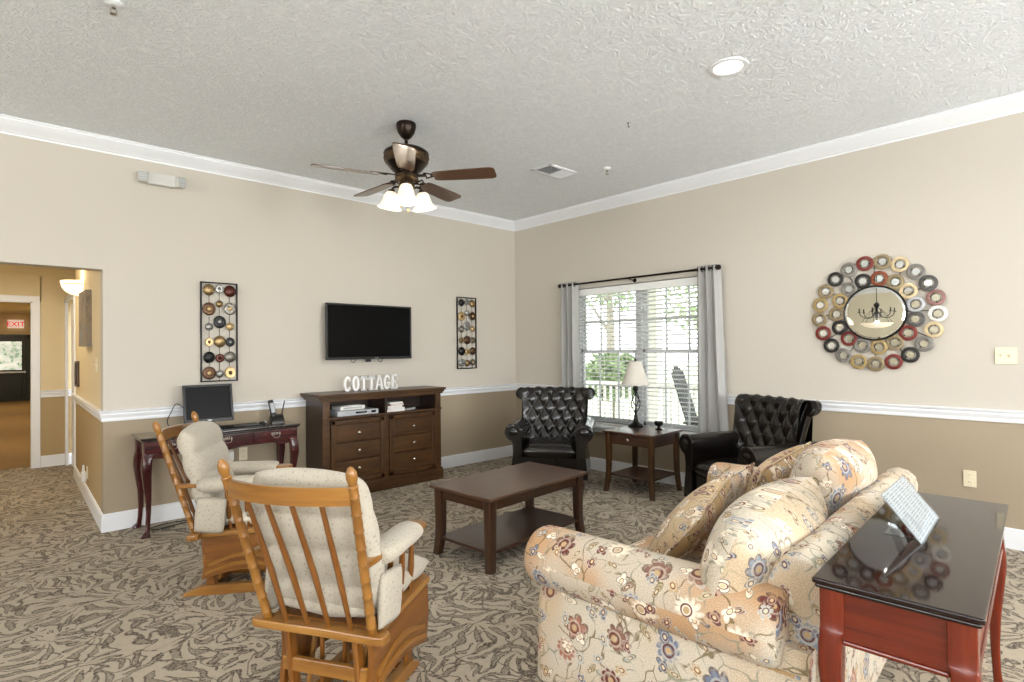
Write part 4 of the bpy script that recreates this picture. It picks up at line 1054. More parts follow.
    # outer back skin sides and the scrolled wings
    for sg in (-1, 1):
        wp = [(.288, .50), (.289, .62), (.293, .74), (.303, .84)] + arc((.366, .898), .056, 165, -110, 16) + [(.349, .82), (.345, .74), (.343, .64), (.343, .50)]
        rows2 = []
        for dx_, gr, sh_ in ((.030, .90, 0), (.024, 1.0, 0), (-.01, 1.0, .0), (-.045, .97, .022), (-.075, .85, .045)):
            rows2.append([(-.515 - .16 * (z - .5) / .45 + dx_ + .02, sg * ((y - .31) * gr + .31 - sh_), z + (0 if z < .51 else .012)) for y, z in wp])
        b = MB(); b.loft(rows2, True, True, uv=False); wg = b.build('wing', M['leather'], root, smooth=50)
        b = MB(); b.tube([(-.515 - .16 * (z - .5) / .45 + .048, sg * y, z + .012) for y, z in wp[1:-1]], .0075, 6); b.build('piping', M['leather'], wg)
    for sx, sg in ((-.05, -1), (-.05, 1), (-.62, -1), (-.62, 1)):
        b = MB(); b.lathe([(.016, 0), (.022, .012), (.026, .03), (.018, .05), (.020, .07), (.030, .10), (.032, .135)], (sx, sg * .30, 0), 16); b.build('leg', M['walnut_dark'], root)
    return root
make_armchair('dark tufted leather armchair in the room corner left of the window', (-1.121, -1.625, 0), math.radians(216.1))
make_armchair('dark tufted leather armchair right of the window behind the floral sofa', (-.913, -3.211, 0), math.radians(157.7))
# ------------------------------------------------------------------ oak glider rockers with oatmeal cushions
def make_glider(lbl, loc, rz):
    root = thing('glider_rocking_chair', lbl, 'rocking chair', loc, rz, 'oak glider rocking chairs')
    O, OR, F = M['oak'], M['oak_red'], M['oat']
    def rail(p0, p1, w_, h_, mat, name, parent=root, bev=.008, up=(0, 0, 1)):
        b = MB(); b.bar(p0, p1, w_, h_, bev, up); return b.build(name, mat, parent, smooth=40)
    # floor runners with pointed ends, cross rails
    for sg in (-1, 1):
        b = MB(); b.prism([(-.35, .0), (-.335, .022), (-.24, .055), (.14, .055), (.21, .022), (.22, 0)], 'XZ', sg * .150 - .022, sg * .150 + .022, .005); b.build('base_runner', O, root)
    rail((-.20, -.16, .035), (-.20, .16, .035), .05, .04, OR, 'base_rail'); rail((.16, -.16, .035), (.16, .16, .035), .05, .04, OR, 'base_rail')
    # inner frame: uprights, lower and upper cross rails, swing arms
    for sg in (-1, 1):
        rail((-.20, sg * .145, .05), (-.235, sg * .145, .335), .045, .026, OR, 'upright', up=(0, 1, 0)); rail((.15, sg * .145, .05), (.15, sg * .145, .335), .045, .026, OR, 'upright', up=(0, 1, 0))
        rail((-.17, sg * .118, .07), (-.10, sg * .118, .33), .024, .016, O, 'swing_arm', up=(0, 1, 0)); rail((.10, sg * .118, .07), (.05, sg * .118, .33), .024, .016, O, 'swing_arm', up=(0, 1, 0))
    rail((-.225, -.18, .20), (-.225, .18, .20), .024, .055, O, 'cross_rail'); rail((-.12, -.17, .30), (-.12, .17, .30), .03, .035, OR, 'cross_rail'); rail((.1, -.17, .30), (.1, .17, .30), .03, .035, OR, 'cross_rail')
    for yy in (-.05, .05): b = MB(); b.tube([(-.17, yy, .055), (-.17, yy, .31)], .009, 8); b.build('inner_spindle', OR, root)
    # solid side panels with an arched lower edge and raised arch mouldings
    for sg in (-1, 1):
        y0 = sg * .188
        top = [(.245, .345), (-.225, .345)]
        low = [(-.235, .10)] + [(-.235 + .465 * t, .10 + .045 * math.sin(PI * t)) for t in [i / 12 for i in range(1, 12)]] + [(.23, .10)]
        b = MB(); b.prism(top + [(-.215, .25), ] + low + [(.255, .22)], 'XZ', y0 - .011, y0 + .011, .003); pn = b.build('side_panel', OR if sg > 0 else OR, root)
        for k_ in range(2):
            z0 = .135 + .048 * k_; tw_ = .215 - .02 * k_
            pts = [(-tw_ + 2 * tw_ * i / 14, z0 + .050 * math.sin(PI * i / 14)) for i in range(15)]
            b = MB(); b.loft([[(x, y0 + sg * .010, z - .012), (x, y0 + sg * .020, z - .009), (x, y0 + sg * .020, z + .009), (x, y0 + sg * .010, z + .012)] for x, z in pts], True, True); b.build('arch_moulding', O, pn)
    # seat frame
    b = MB(); b.prism(arc((-.255, .255), .032, 90, 270, 6) + arc((-.255, -.255), .032, 90, 270, 6)[::1] if False else [(-.29, -.25), (-.285, -.275), (-.27, -.285), (-.245, -.285), (-.225, -.27), (-.22, -.24), (-.22, .24), (-.225, .27), (-.245, .285), (-.27, .285), (-.285, .275), (-.29, .25), (-.285, 0)], 'XY', .345, .378, .008); b.build('rear_seat_rail', O, root)
    for sg in (-1, 1): rail((-.25, sg * .210, .360), (.245, sg * .185, .372), .05, .03, O, 'side_seat_rail')
    rail((.235, -.19, .372), (.235, .19, .372), .05, .03, O, 'front_seat_rail')
    b = MB(); b.box((.0, 0, .375), (.46, .36, .014)); b.build('seat_deck', OR, root)
    # back: turned posts, curved top rail, spindles
    lean = lambda z: -.255 - .185 * (z - .36) / .625
    for sg in (-1, 1):
        rows = []; zs_ = [.36, .362] ; r_ = [.016, .019]
        for i in range(9):
            z = .40 + i * .062; zs_ += [z, z + .004, z + .008, z + .012, z + .04]; r_ += [.0155, .0185, .0185, .016, .017]
        zs_ += [.930, .940, .945, .955, .97, .988, 1.002, 1.008]; r_ += [.016, .019, .013, .016, .0195, .0175, .010, .002]
        b = MB(); b.tube([(lean(z), sg * (.222 + .036 * (z - .36) / .625), z) for z in zs_], r_, 12); b.build('back_post', O, root, smooth=60)
    b = MB(); rings = []
    for i in range(17):
        t = i / 16; y = -.245 + .49 * t; bow = -.065 * (1 - (2 * t - 1) ** 2)
        zc = .905 + .004 * math.sin(PI * t)
        xx = lean(zc) + bow; rings.append([(xx - .013, y, zc - .030), (xx + .011, y, zc - .032), (xx + .002, y, zc + .030), (xx - .020, y, zc + .032)])
    b.loft(rings, True, True); b.build('top_rail', O, root)
    for yy in (-.15, -.05, .05, .15):
        bow = -.065 * (1 - (yy / .245) ** 2) * .95
        b = MB(); b.tube([(-.258, yy * .92, .365), (-.258 + (lean(.6) + .258) + bow * .35, yy * .95, .60), (lean(.87) + bow, yy, .87)], [.0085, .0115, .009], 8); b.build('spindle', OR, root, smooth=60)
    # arms on turned supports
    for sg in (-1, 1):
        b = MB(); ol = [(-.33, .018), (-.27, .024), (-.11, .030), (.05, .038), (.12, .044), (.155, .036), (.167, .016)]
        poly = [(x, w_) for x, w_ in ol] + [(x, -w_) for x, w_ in ol[::-1]]
        b.prism([(x, sg * (.228 - .06 * (x + .28)) + w_) for x, w_ in poly], 'XY', .630, .654, .007); b.build('armrest', O, root)
        for xx, xb in ((-.10, -.08), (.0, .02), (.085, .10)):
            b = MB(); b.tube([(xb, sg * .185, .365), ((xx + xb) / 2, sg * .195, .48), (xx, sg * (.226 - .06 * (xx + .28)), .634)], [.009, .014, .009], 8); b.build('arm_spindle', OR, root, smooth=60)
        # padded arm cover with hanging side flap
        b = MB()
        rings = []
        for x, k_ in ((-.235, .5), (-.23, .8), (-.20, 1), (-.13, 1.05), (-.06, 1), (.02, 1.02), (.06, .95), (.075, .8), (.08, .5)):
            yc = sg * (.228 - .06 * (x + .28)); rings.append([(x, yc + .066 * k_ * math.cos(a), .646 + (.034 if math.sin(a) > 0 else .046) * k_ * math.sin(a)) for a in [2 * PI * q / 16 for q in range(16)]])
        b.loft(rings, True, True); ap = b.build('arm_pad', F, root, smooth=180)
        b = MB(); b.pillow((-.170, sg * .245, .475), (.16, .20, .035), (PI / 2, math.radians(6), 0), n=10, p=4.0, corner=.1); b.build('side_flap', F, ap, smooth=180)
    # cushions
    def seat_lump(x, y): return .012 * math.cos(3 * PI * x) + .006 * math.cos(2 * PI * y)
    b = MB(); b.pillow((.02, 0, .432), (.56, .41, .12), n=20, p=3.4, corner=.12, lump=seat_lump); b.build('seat_cushion', F, root, smooth=180)
    def back_lump(x, y):
        g = abs(math.sin(PI * (y * 2.0 + .1))); return .026 * (g ** .5 - .7)
    b = MB(); b.pillow((-.255, 0, .690), (.50, .575, .105), (PI / 2 - math.radians(16), 0, PI / 2), n=40, p=8.0, corner=.22, lump=back_lump); bc = b.build('back_cushion', F, root, smooth=180)
    for sg in (1,):
        zt = .81; b = MB(); b.tube([(lean(zt) + .02, sg * .185, zt), (lean(zt) - .035, sg * .180, zt + .004), (lean(zt) - .05, sg * .165, zt - .006), (lean(zt) - .02, sg * .150, zt - .012), (lean(zt) + .02, sg * .16, zt)], [.007, .008, .010, .008, .007], 8); b.build('cushion_tie', F, bc, smooth=180)
    return root
make_glider('honey oak glider rocker with oatmeal cushions nearest the viewer, seen from behind', (-3.955, -3.20, 0), math.radians(30))
make_glider('honey oak glider rocker with oatmeal cushions in front of the cherry desk', (-3.887, -1.787, 0), math.radians(-34))

# ------------------------------------------------------------------ floral rolled-arm loveseat
SOX, SOY, SOR = -2.388, -4.638, math.radians(3.5)
SM = Matrix.Translation((SOX, SOY, 0)) @ Euler((0, 0, SOR)).to_matrix().to_4x4()
sofa = thing('floral_loveseat', 'cream floral tapestry loveseat with rolled arms in the right foreground', 'sofa', (SOX, SOY, 0), SOR)
FL, FC, FG = M['floral'], M['floral_cream'], M['floral_gold']
HL = .965
b = MB(); b.box((0, .50, .165), (2 * HL - .12, .92, .25), .015); b.build('base', FC, sofa)
for sg in (-1, 1):
    # upholstered side panel under the roll, down to the carpet
    b = MB(); rows = []
    prof = [(.0, .025), (.005, .20), (.012, .33), (.030, .405), (.060, .47)]
    for y in (-.02, .25, .5, .75, .98, 1.01, 1.02):
        in_ = .0 if y < 1.0 else (.012 if y < 1.015 else .03)
        rows.append([(sg * (HL - o - in_), y, z) for o, z in prof] + [(sg * (HL - .15 + in_), y, .47), (sg * (HL - .15 + in_), y, .025)])
    b.loft(rows, True, True, uvoff=(sg * .37, .2)); b.build('side_panel', FC, sofa, smooth=60)
    # the roll
    b = MB(); rows = []; n = 28
    for y, k_ in ((.055, .82), (.075, .96), (.11, 1.0), (.30, 1.01), (.55, 1.0), (.80, 1.0), (.98, 1.0), (1.025, .97), (1.045, .88), (1.055, .70), (1.058, .40), (1.06, .05)):
        r_ = .122 * k_; zc = .508; xc = HL - .085
        rows.append([(sg * (xc + r_ * 1.03 * math.cos(2 * PI * i / n)), y, zc + r_ * math.sin(2 * PI * i / n)) for i in range(n)])
    b.loft(rows, True, True, uvoff=(.1 + sg, .45)); ar = b.build('arm_roll', FL, sofa, smooth=70)
    b = MB(); b.tube([(sg * (HL - .028), y, .405) for y in (0, .3, .6, .98)], .006, 6); b.build('welt', FG, ar)
    b = MB(); b.box((sg * (HL - .21), .58, .42), (.12, .80, .20), .03); b.build('inner_arm', FL, sofa)
# back frame: raked, rolled over at the top
bp = [(.17, .40), (.145, .55), (.115, .66), (.095, .70), (.065, .728), (.025, .738), (-.020, .728), (-.050, .700), (-.060, .66), (-.045, .5), (-.035, .3), (-.03, .03), (.17, .03)]
b = MB(); b.loft([[(x, y * k_ + .05 * (1 - k_), z * k_ + .45 * (1 - k_)) for y, z in bp] for x, k_ in ((-.855, .96), (-.845, 1.0), (-.5, 1.0), (0, 1.0), (.5, 1.0), (.845, 1.0), (.855, .96))], True, True)
b.build('back_frame', FC, sofa, smooth=50)
for i, xc in enumerate((-.37, .37)):
    b = MB(); b.pillow((xc, .56, .362), (.735, .84, .19), n=18, p=5.0, corner=.06, uvoff=(i * 1.3, .6)); b.build('seat_cushion', FL, sofa, smooth=180)
for i, (xc, zc, w_, h_, ro) in enumerate(((-.525, .605, .90, .46, -4), (.365, .662, .86, .52, 2))):
    b = MB(); b.pillow((xc, .245, zc), (w_, h_, .30), (PI / 2 + math.radians(17), math.radians(ro), 0), n=22, p=2.7, corner=.18, lump=lambda x, y: .012 * math.sin(3 * x + 2 * y) + .02 * y, uvoff=(i * 2.1, 1.2)); b.build('back_cushion', FC if i == 0 else FL, sofa, smooth=180)
for sx in (-1, 1):
    for yy in (.05, .93):
        b = MB(); b.lathe([(.020, 0), (.026, .01), (.030, .045)], (sx * .80, yy, 0), 14); b.build('foot', M['walnut_dark'], sofa)
# loose throw pillows
def throw(lbl, lp, size, rot, mat, seed):
    w_ = SM @ Vector(lp); root = thing('throw_pillow', lbl, 'pillow', w_, 0, 'throw pillows on the loveseat', rot=(0, 0, SOR))
    b = MB(); b.pillow((0, 0, 0), size, rot, n=18, p=2.2, corner=.02, uvoff=(seed, seed * .7)); p_ = b.build('cover', mat, root, smooth=180)
    b = MB(); m_ = Euler(rot).to_matrix(); w2, d2 = size[0] / 2, size[1] / 2
    ring = []
    for i in range(48):
        t = i / 12; q = int(t) % 4; f_ = t - int(t); u, v = [(-1 + 2 * f_, -1), (1, -1 + 2 * f_), (1 - 2 * f_, 1), (-1, 1 - 2 * f_)][q]
        u2 = math.sin(u * PI / 2) * .35 + u * .65; v2 = math.sin(v * PI / 2) * .35 + v * .65
        k_ = 1 - .01 * (u2 * u2 * v2 * v2); ring.append(m_ @ Vector((u2 * w2 * k_, v2 * d2 * k_, 0)))
    b.tube(ring, .006, 6, closed=True); b.build('piping', mat, root, smooth=180)
R_ = math.radians
throw('gold floral throw pillow nearest the loveseat\'s near arm, leaning on the near back cushion', (-.36, .63, .59), (.54, .42, .17), (PI / 2 + R_(40), R_(-10), R_(8)), FG, 1.1)
throw('small cream floral throw pillow in the middle of the loveseat, behind the gold one', (.13, .67, .60), (.36, .36, .15), (PI / 2 + R_(30), R_(-6), R_(-4)), FL, 2.7)
throw('floral throw pillow standing up at the loveseat\'s far end near the leather armchair', (.36, .49, .64), (.50, .42, .21), (PI / 2 + R_(24), R_(-10), R_(-10)), FG, 4.3)

# ------------------------------------------------------------------ red cherry console behind the loveseat
CL, CW, CH = 1.295, .37, .742
con = thing('console_table', 'glossy red cherry console table behind the floral loveseat, lower right corner', 'table', (-2.738, -4.900, 0), math.radians(3.3))
b = MB(); b.box((0, 0, CH - .008), (CL, CW, .016), .005, seg=3); b.box((0, 0, CH - .022), (CL - .012, CW - .012, .014), .006, seg=3); b.build('tabletop', M['cherry_top'], con)
for sx in (-1, 1):
    for sy in (-1, 1):
        o = cabriole(CH - .028, (sx * .45, sy * .45), .90).build('leg', M['redcherry'], con, smooth=50); o.location = (sx * (CL / 2 - .045), sy * (CW / 2 - .045), 0)
b = MB()
for sx in (-1, 1):
    b.box((sx * (CL / 2 - .032), 0, CH - .098), (.018, CW - .14, .14), .002); b.box((sx * (CL / 2 - .028), 0, CH - .165), (.024, CW - .14, .014), .005)
for sy in (-1, 1):
    b.box((0, sy * (CW / 2 - .032), CH - .098), (CL - .14, .018, .14), .002); b.box((0, sy * (CW / 2 - .028), CH - .165), (CL - .14, .024, .014), .005)
b.build('apron', M['redcherry'], con)
# slanted holder with a printed sheet
sh = thing('sheet_holder', 'clear slanted holder with a printed sheet on the console table', 'sign holder', (-2.683, -4.903, CH), math.radians(3))
k = Nodes('printed_sheet'); u = k.uv(); sp = k.add('ShaderNodeSeparateXYZ'); k.put(sp.inputs[0], u)
ln_ = k.math('FRACT', k.math('MULTIPLY', sp.outputs[1], 110.0)); wn = k.noise(k.vmath('MULTIPLY', u, (240, 110, 1)), 1.0, 1)
colm = k.math('FRACT', k.math('MULTIPLY', sp.outputs[0], 13.0))
ink = k.math('MULTIPLY', k.math('MULTIPLY', k.step(ln_, .35, .5), k.step(wn.outputs[0], .40, .5)), k.math('MULTIPLY', k.step(colm, .06, .1), k.math('SUBTRACT', 1.0, k.step(colm, .92, .96))))
pic = k.noise(u, 9.0, 1)
c_ = k.mix(k.math('MULTIPLY', ink, .75), lin('#d3d6d8'), lin('#3c4146')); c_ = k.mix(k.math('MULTIPLY', k.step(pic.outputs[0], .58, .64), .5), c_, lin('#8a949b'))
k.set(color=c_, rough=.6); M['printed'] = k.m
k = Nodes('clear_acrylic'); tr = k.add('ShaderNodeBsdfTransparent'); tr.inputs[0].default_value = (.93, .95, .96, 1); gl = k.add('ShaderNodeBsdfGlossy'); gl.inputs[1].default_value = .03
lw = k.add('ShaderNodeLayerWeight'); lw.inputs[0].default_value = .5; mx = k.add('ShaderNodeMixShader'); k.l.new(k.math('ADD', .03, k.math('MULTIPLY', k.math('POWER', lw.outputs['Facing'], 5.0), .7)), mx.inputs[0]); k.l.new(tr.outputs[0], mx.inputs[1]); k.l.new(gl.outputs[0], mx.inputs[2]); k.l.new(mx.outputs[0], k.out.inputs[0]); M['acrylic'] = k.m
tw_ = math.atan2(.109, .14); L_ = .178
def slant(mb, name, mat, parent):
    o = mb.build(name, mat, parent); o.rotation_euler = (-tw_, 0, 0); return o
b = MB(); b.box((0, .002, L_ / 2 + .004), (.37, .002, L_ - .006)); s0 = slant(b, 'printed_sheet', M['printed'], sh)
b = MB(); b.box((0, -.0015, L_ / 2 + .002), (.376, .002, L_)); slant(b, 'front_panel', M['acrylic'], sh)
b = MB(); b.box((0, .0055, L_ / 2 + .002), (.376, .002, L_)); slant(b, 'back_panel', M['greyplastic'], sh)
b = MB(); b.bar((0, .012, .002), (0, .115, .002), .30, .003, .001); b.bar((0, .116, .003), (0, .085, .105), .10, .003, .001, up=(0, 1, 0)); b.build('back_leg', M['acrylic'], sh)

# ------------------------------------------------------------------ disc mirror on the right wall
mir = thing('round_wall_mirror', 'round wall mirror ringed by two rows of coloured discs', 'mirror', (-.004, -4.092, 1.642))
RING = {'black': '#1d1b1a', 'red': '#6b231a', 'brown': '#7c3b1c', 'tan': '#857557', 'cream': '#c2ae89', 'grey': '#77736d', 'dark': '#4b4947', 'mauve': '#86615a', 'silver': '#a8a9ab', 'yellow': '#9c8557', 'white': '#d9d6cf'}
for k_, c_ in RING.items(): M['ring_' + k_] = plain('mirror_disc_' + k_, c_, .35, .35, var=.22)
def xlathe(mb, prof, y, z, seg):
    mb.loft([[(-d_, y + r_ * math.cos(2 * PI * i / seg), z + r_ * math.sin(2 * PI * i / seg)) for i in range(seg)] for r_, d_ in prof], True, True); return mb
b = MB(); xlathe(b, [(.205, .012), (.205, .026), (.19, .028), (.001, .028)], 0, 0, 56); b.build('mirror_glass', M['mirror'], mir, smooth=0)
b = MB(); xlathe(b, [(.214, .006), (.216, .020), (.214, .032), (.208, .034), (.203, .030), (.203, .006)], 0, 0, 56); b.build('frame', M['blackmetal'], mir)
b = MB()
for rr_, nn in ((.262, 60), (.395, 72)): b.tube([(-.008, rr_ * math.cos(2 * PI * i / nn), rr_ * math.sin(2 * PI * i / nn)) for i in range(nn)], .0035, 6, closed=True)
for i in range(12): a = 2 * PI * i / 12; b.tube([(-.008, .2 * math.cos(a), .2 * math.sin(a)), (-.008, .4 * math.cos(a), .4 * math.sin(a))], .003, 6)
b.build('wire_ring', M['blackmetal'], mir)
inner = ['black', 'brown', 'tan', 'cream', 'silver', 'dark', 'red', 'tan', 'yellow', 'grey', 'red', 'black', 'tan', 'yellow', 'grey']
outer = ['red', 'tan', 'cream', 'grey', 'dark', 'mauve', 'white', 'cream', 'grey', 'black', 'red', 'tan', 'yellow', 'grey', 'black', 'red', 'tan', 'yellow', 'tan', 'black', 'grey']
for lst, R0, a0 in ((inner, .268, -17), (outer, .398, -9)):
    for i, c_ in enumerate(lst):
        a = math.radians(a0 + 360 * i / len(lst)); y, z = -R0 * math.sin(a), R0 * math.cos(a)
        dz_ = .0 if R0 < .3 else .004; rd = .0595
        b = MB(); b.loft([[(-d2, y + r2 * math.cos(2 * PI * q / 30), z + r2 * math.sin(2 * PI * q / 30)) for q in range(30)] for r2, d2 in ((rd, .012 + dz_), (rd, .015 + dz_), (rd * .95, .017 + dz_), (rd * .66, .017 + dz_), (rd * .62, .015 + dz_), (rd * .62, .012 + dz_))], True, False, loop=True); b.tube([(-.012 - dz_, y, z - rd * .58), (-.012 - dz_, y, z + rd * .58)], .0022, 5)
        d_ = b.build('disc', M['ring_' + c_], mir, smooth=40); d_['label'] = c_ + ' disc of the mirror surround'
        b = MB(); xlathe(b, [(rd * .42, .012 + dz_), (rd * .42, .016 + dz_), (.001, .016 + dz_)], y, z, 22); b.build('disc_mirror', M['mirror'], d_, smooth=0)

# ------------------------------------------------------------------ ceiling fan
FX, FY = -2.83, -1.83
fan = thing('ceiling_fan', 'five blade dark bronze ceiling fan with three lit bell shades', 'ceiling fan', (FX, FY, ZC))
D_ = M['darkmetal']
b = MB(); b.lathe([(.0, 0), (.068, 0), (.072, -.012), (.070, -.035), (.060, -.07), (.040, -.10), (.022, -.115), (.014, -.12)], seg=28); b.build('canopy', D_, fan)
b = MB(); b.tube([(0, 0, -.11), (0, 0, -.20)], .013, 12); b.lathe([(.03, -.195), (.032, -.18), (.018, -.165)], seg=16); b.build('downrod', D_, fan)
b = MB(); b.lathe([(.02, -.185), (.09, -.188), (.135, -.198), (.160, -.215), (.165, -.23), (.160, -.24)], seg=40); b.lathe([(.148, -.295), (.135, -.315), (.11, -.345), (.085, -.365), (.080, -.39), (.05, -.395)], seg=40); b.build('motor_housing', D_, fan)
b = MB(); b.lathe([(.160, -.238), (.163, -.245), (.160, -.252), (.152, -.285), (.155, -.292), (.150, -.298)], seg=40)
for i in range(20):
    a = 2 * PI * i / 20; b.tube([((.159 - .008 * t + .003) * math.cos(a + .10 * math.sin(t * 6.28)), (.159 - .008 * t + .003) * math.sin(a + .10 * math.sin(t * 6.28)), -.252 - .034 * t) for t in [q / 6 for q in range(7)]], .005, 5)
b.build('ornament_band', M['bronze'], fan)
b = MB(); b.lathe([(.082, -.385), (.085, -.395), (.085, -.41), (.07, -.42), (.05, -.425), (.055, -.44), (.060, -.46), (.055, -.485), (.035, -.50), (.014, -.51), (.010, -.53), (0, -.535)], seg=28); b.build('light_kit_hub', M['bronze'], fan)
zb_ = -.400
for i, deg in enumerate((20, 92, 164, 236, 308)):
    a = math.radians(deg); mt = Euler((0, 0, a)).to_matrix().to_4x4()
    pit = Matrix.Translation((0, 0, zb_)) @ Euler((math.radians(-12), 0, 0)).to_matrix().to_4x4()
    ol = [(.205, .050), (.24, .060), (.40, .068), (.56, .073), (.635, .072), (.655, .062), (.664, .045)]
    b = MB(); b.prism(ol + [(x, -y) for x, y in ol[::-1]], 'XY', -.004, .004, .0015)
    bd = b.build('blade', M['fan_blade'], fan); bd.matrix_local = mt @ pit
    b = MB()
    b.bar((.07, 0, .012), (.15, 0, .010), .030, .008, .002)
    for sg in (-1, 1):
        sp_ = [(.13 + .05 * t + .022 * math.sin(PI * t) * 0 + .018 * math.cos(4.2 * t + .5), sg * (.006 + .030 * math.sin(2.6 * t)), .008) for t in [q / 12 for q in range(13)]]
        b.tube(sp_ + [(.21, sg * .012, .008), (.235, sg * .026, .007), (.262, sg * .030, .007)], .0055, 6)
        b.lathe([(.012, .006), (.012, .011), (0, .012)], (.262, sg * .030, 0), 10)
    b.bar((.18, 0, .009), (.30, 0, .007), .020, .006, .002); b.lathe([(.014, .005), (.014, .011), (0, .012)], (.30, 0, 0), 10)
    io = b.build('blade_iron', D_, bd)
for i, deg in enumerate((236, 356, 116)):
    a = math.radians(deg); mt = Euler((0, 0, a)).to_matrix().to_4x4()
    b = MB(); b.tube([(.045, 0, -.47), (.085, 0, -.455), (.118, 0, -.462), (.128, 0, -.485)], .008, 8); b.lathe([(.020, -.49), (.024, -.485), (.024, -.475), (.012, -.47)], (.128, 0, 0), 14)
    b.tube([(.06, .0, -.44), (.09, 0, -.42), (.115, 0, -.435), (.105, 0, -.452)], .005, 6); ao = b.build('lamp_arm', D_, fan); ao.matrix_local = mt
    b = MB(); b.lathe([(.026, 0), (.040, -.008), (.050, -.030), (.056, -.06), (.062, -.085), (.075, -.105), (.088, -.118), (.090, -.122)], seg=28, cap=False)
    so = b.build('glass_shade', M['shade_lit'], ao); so.location = (.128, 0, -.488); so.rotation_euler = (0, math.radians(-10), 0)
    md = so.modifiers.new('thick', 'SOLIDIFY'); md.thickness = .004; md.offset = -1
    b = MB(); b.sphere((0, 0, -.06), .028, 14, 10, (1, 1, 1.25)); bo = b.build('bulb', M['lamp_lens'], so)
for dx_, dz_ in ((.03, -.62), (-.035, -.60)):
    b = MB(); b.tube([(dx_, .03, -.49), (dx_, .03, dz_)], .0018, 5); b.sphere((dx_, .03, dz_ - .008), .008, 10, 8, (1, 1, 1.5)); b.build('pull_chain', M['brass'], fan)

# ------------------------------------------------------------------ ceiling fittings
CANS = [(-1.86, -3.81), (-5.9, -3.81), (-9.6, -3.81), (-1.86, -7.2), (-5.9, -7.2), (-9.6, -7.2), (-12.6, -5.4)]  # only the first is in view; the others are added to light the room
cl_lbl = ['lit round recessed ceiling light above the loveseat', 'unseen recessed ceiling light added over the dining side behind the rockers', 'unseen recessed ceiling light added near the chandelier', 'unseen recessed ceiling light added behind the viewer on the window side',
          'unseen recessed ceiling light added behind the viewer in the middle', 'unseen recessed ceiling light added behind the viewer on the dining side', 'unseen recessed ceiling light added by the far left wall']
for (x, y), lb in zip(CANS, cl_lbl):
    c_ = thing('recessed_light', lb, 'ceiling light', (x, y, ZC), 0, 'recessed ceiling lights')
    b = MB(); b.lathe([(.075, 0), (.112, 0), (.110, -.006), (.098, -.010), (.084, -.008), (.078, -.001)], seg=36); b.build('trim_ring', M['trim'], c_)
    b = MB(); b.lathe([(.080, -.002), (.078, -.004), (0, -.006)], seg=32); b.build('lens', M['lamp_lens'], c_)
av = thing('ceiling_vent', 'white louvred air vent in the ceiling right of the fan', 'vent', (-1.20, -1.82, ZC), math.radians(0))
b = MB()
for sx in (-1, 1): b.box((sx * .185, 0, -.006), (.03, .24, .012), .003)
for sy in (-1, 1): b.box((0, sy * .105, -.006), (.40, .03, .012), .003)
b.box((0.02, 0, -.006), (.012, .2, .010)); b.build('frame', M['trim'], av)
b = MB()
for i in range(9): b.box((-.085, -.085 + i * .0212, -.008), (.18, .018, .0015), 0, (math.radians(28), 0, 0)); b.box((.10, -.085 + i * .0212, -.008), (.14, .018, .0015), 0, (math.radians(-35), 0, 0))
b.build('louvres', M['trim'], av)
b = MB(); b.box((0, 0, -.0015), (.36, .2, .002)); b.build('duct_shade_sheet', M['black'], av)  # black sheet stands in for the shade inside the duct
def sprinkler(lbl, x, y):
    s_ = thing('fire_sprinkler', lbl, 'sprinkler', (x, y, ZC), 0, 'fire sprinklers')
    b = MB(); b.lathe([(.0, 0), (.038, 0), (.036, -.008), (.024, -.016), (.014, -.018)], seg=24); b.build('escutcheon', M['trim'], s_)
    b = MB(); b.lathe([(.010, -.014), (.010, -.03), (.006, -.034)], seg=12)
    for sg in (-1, 1): b.tube([(sg * .008, 0, -.03), (sg * .014, 0, -.042), (sg * .004, 0, -.058)], .0025, 6)
    b.lathe([(.016, -.058), (.016, -.060), (.004, -.063)], seg=16); b.build('sprinkler_head', M['chrome'], s_)
sprinkler('white fire sprinkler on the ceiling beside the air vent', -.906, -2.197)
sprinkler('fire sprinkler on the ceiling at the photo\'s upper left edge', -4.63, -2.12)
hk = thing('ceiling_hook', 'tiny dark hook in the bare middle of the ceiling', 'hook', (-1.62, -2.93, ZC))
b = MB(); b.lathe([(.008, 0), (.008, -.003), (.003, -.005)], seg=10); b.tube([(0, 0, -.003), (0, 0, -.022), (.006, 0, -.032), (.013, 0, -.028), (.014, 0, -.02)], .0022, 6); b.build('hook', M['blackmetal'], hk)
em = thing('emergency_light', 'white emergency light with two lamp heads high on the television wall', 'emergency light', (-4.035, -.004, 2.80))
b = MB(); b.box((0, -.033, 0), (.20, .066, .095), .008, seg=3); b.build('housing', M['fixture'], em)
for sg in (-1, 1):
    b = MB(); b.box((sg * .128, -.055, -.004), (.065, .085, .082), .010, (0, 0, sg * .25), seg=3); hd = b.build('lamp_head', M['fixture'], em)
    b = MB()
    for q in range(4): b.box((sg * .138, -.100, -.031 + q * .018), (.056, .006, .010), .002, (0, 0, sg * .25))
    b.build('lens_ribs', M['greyplastic'], hd)
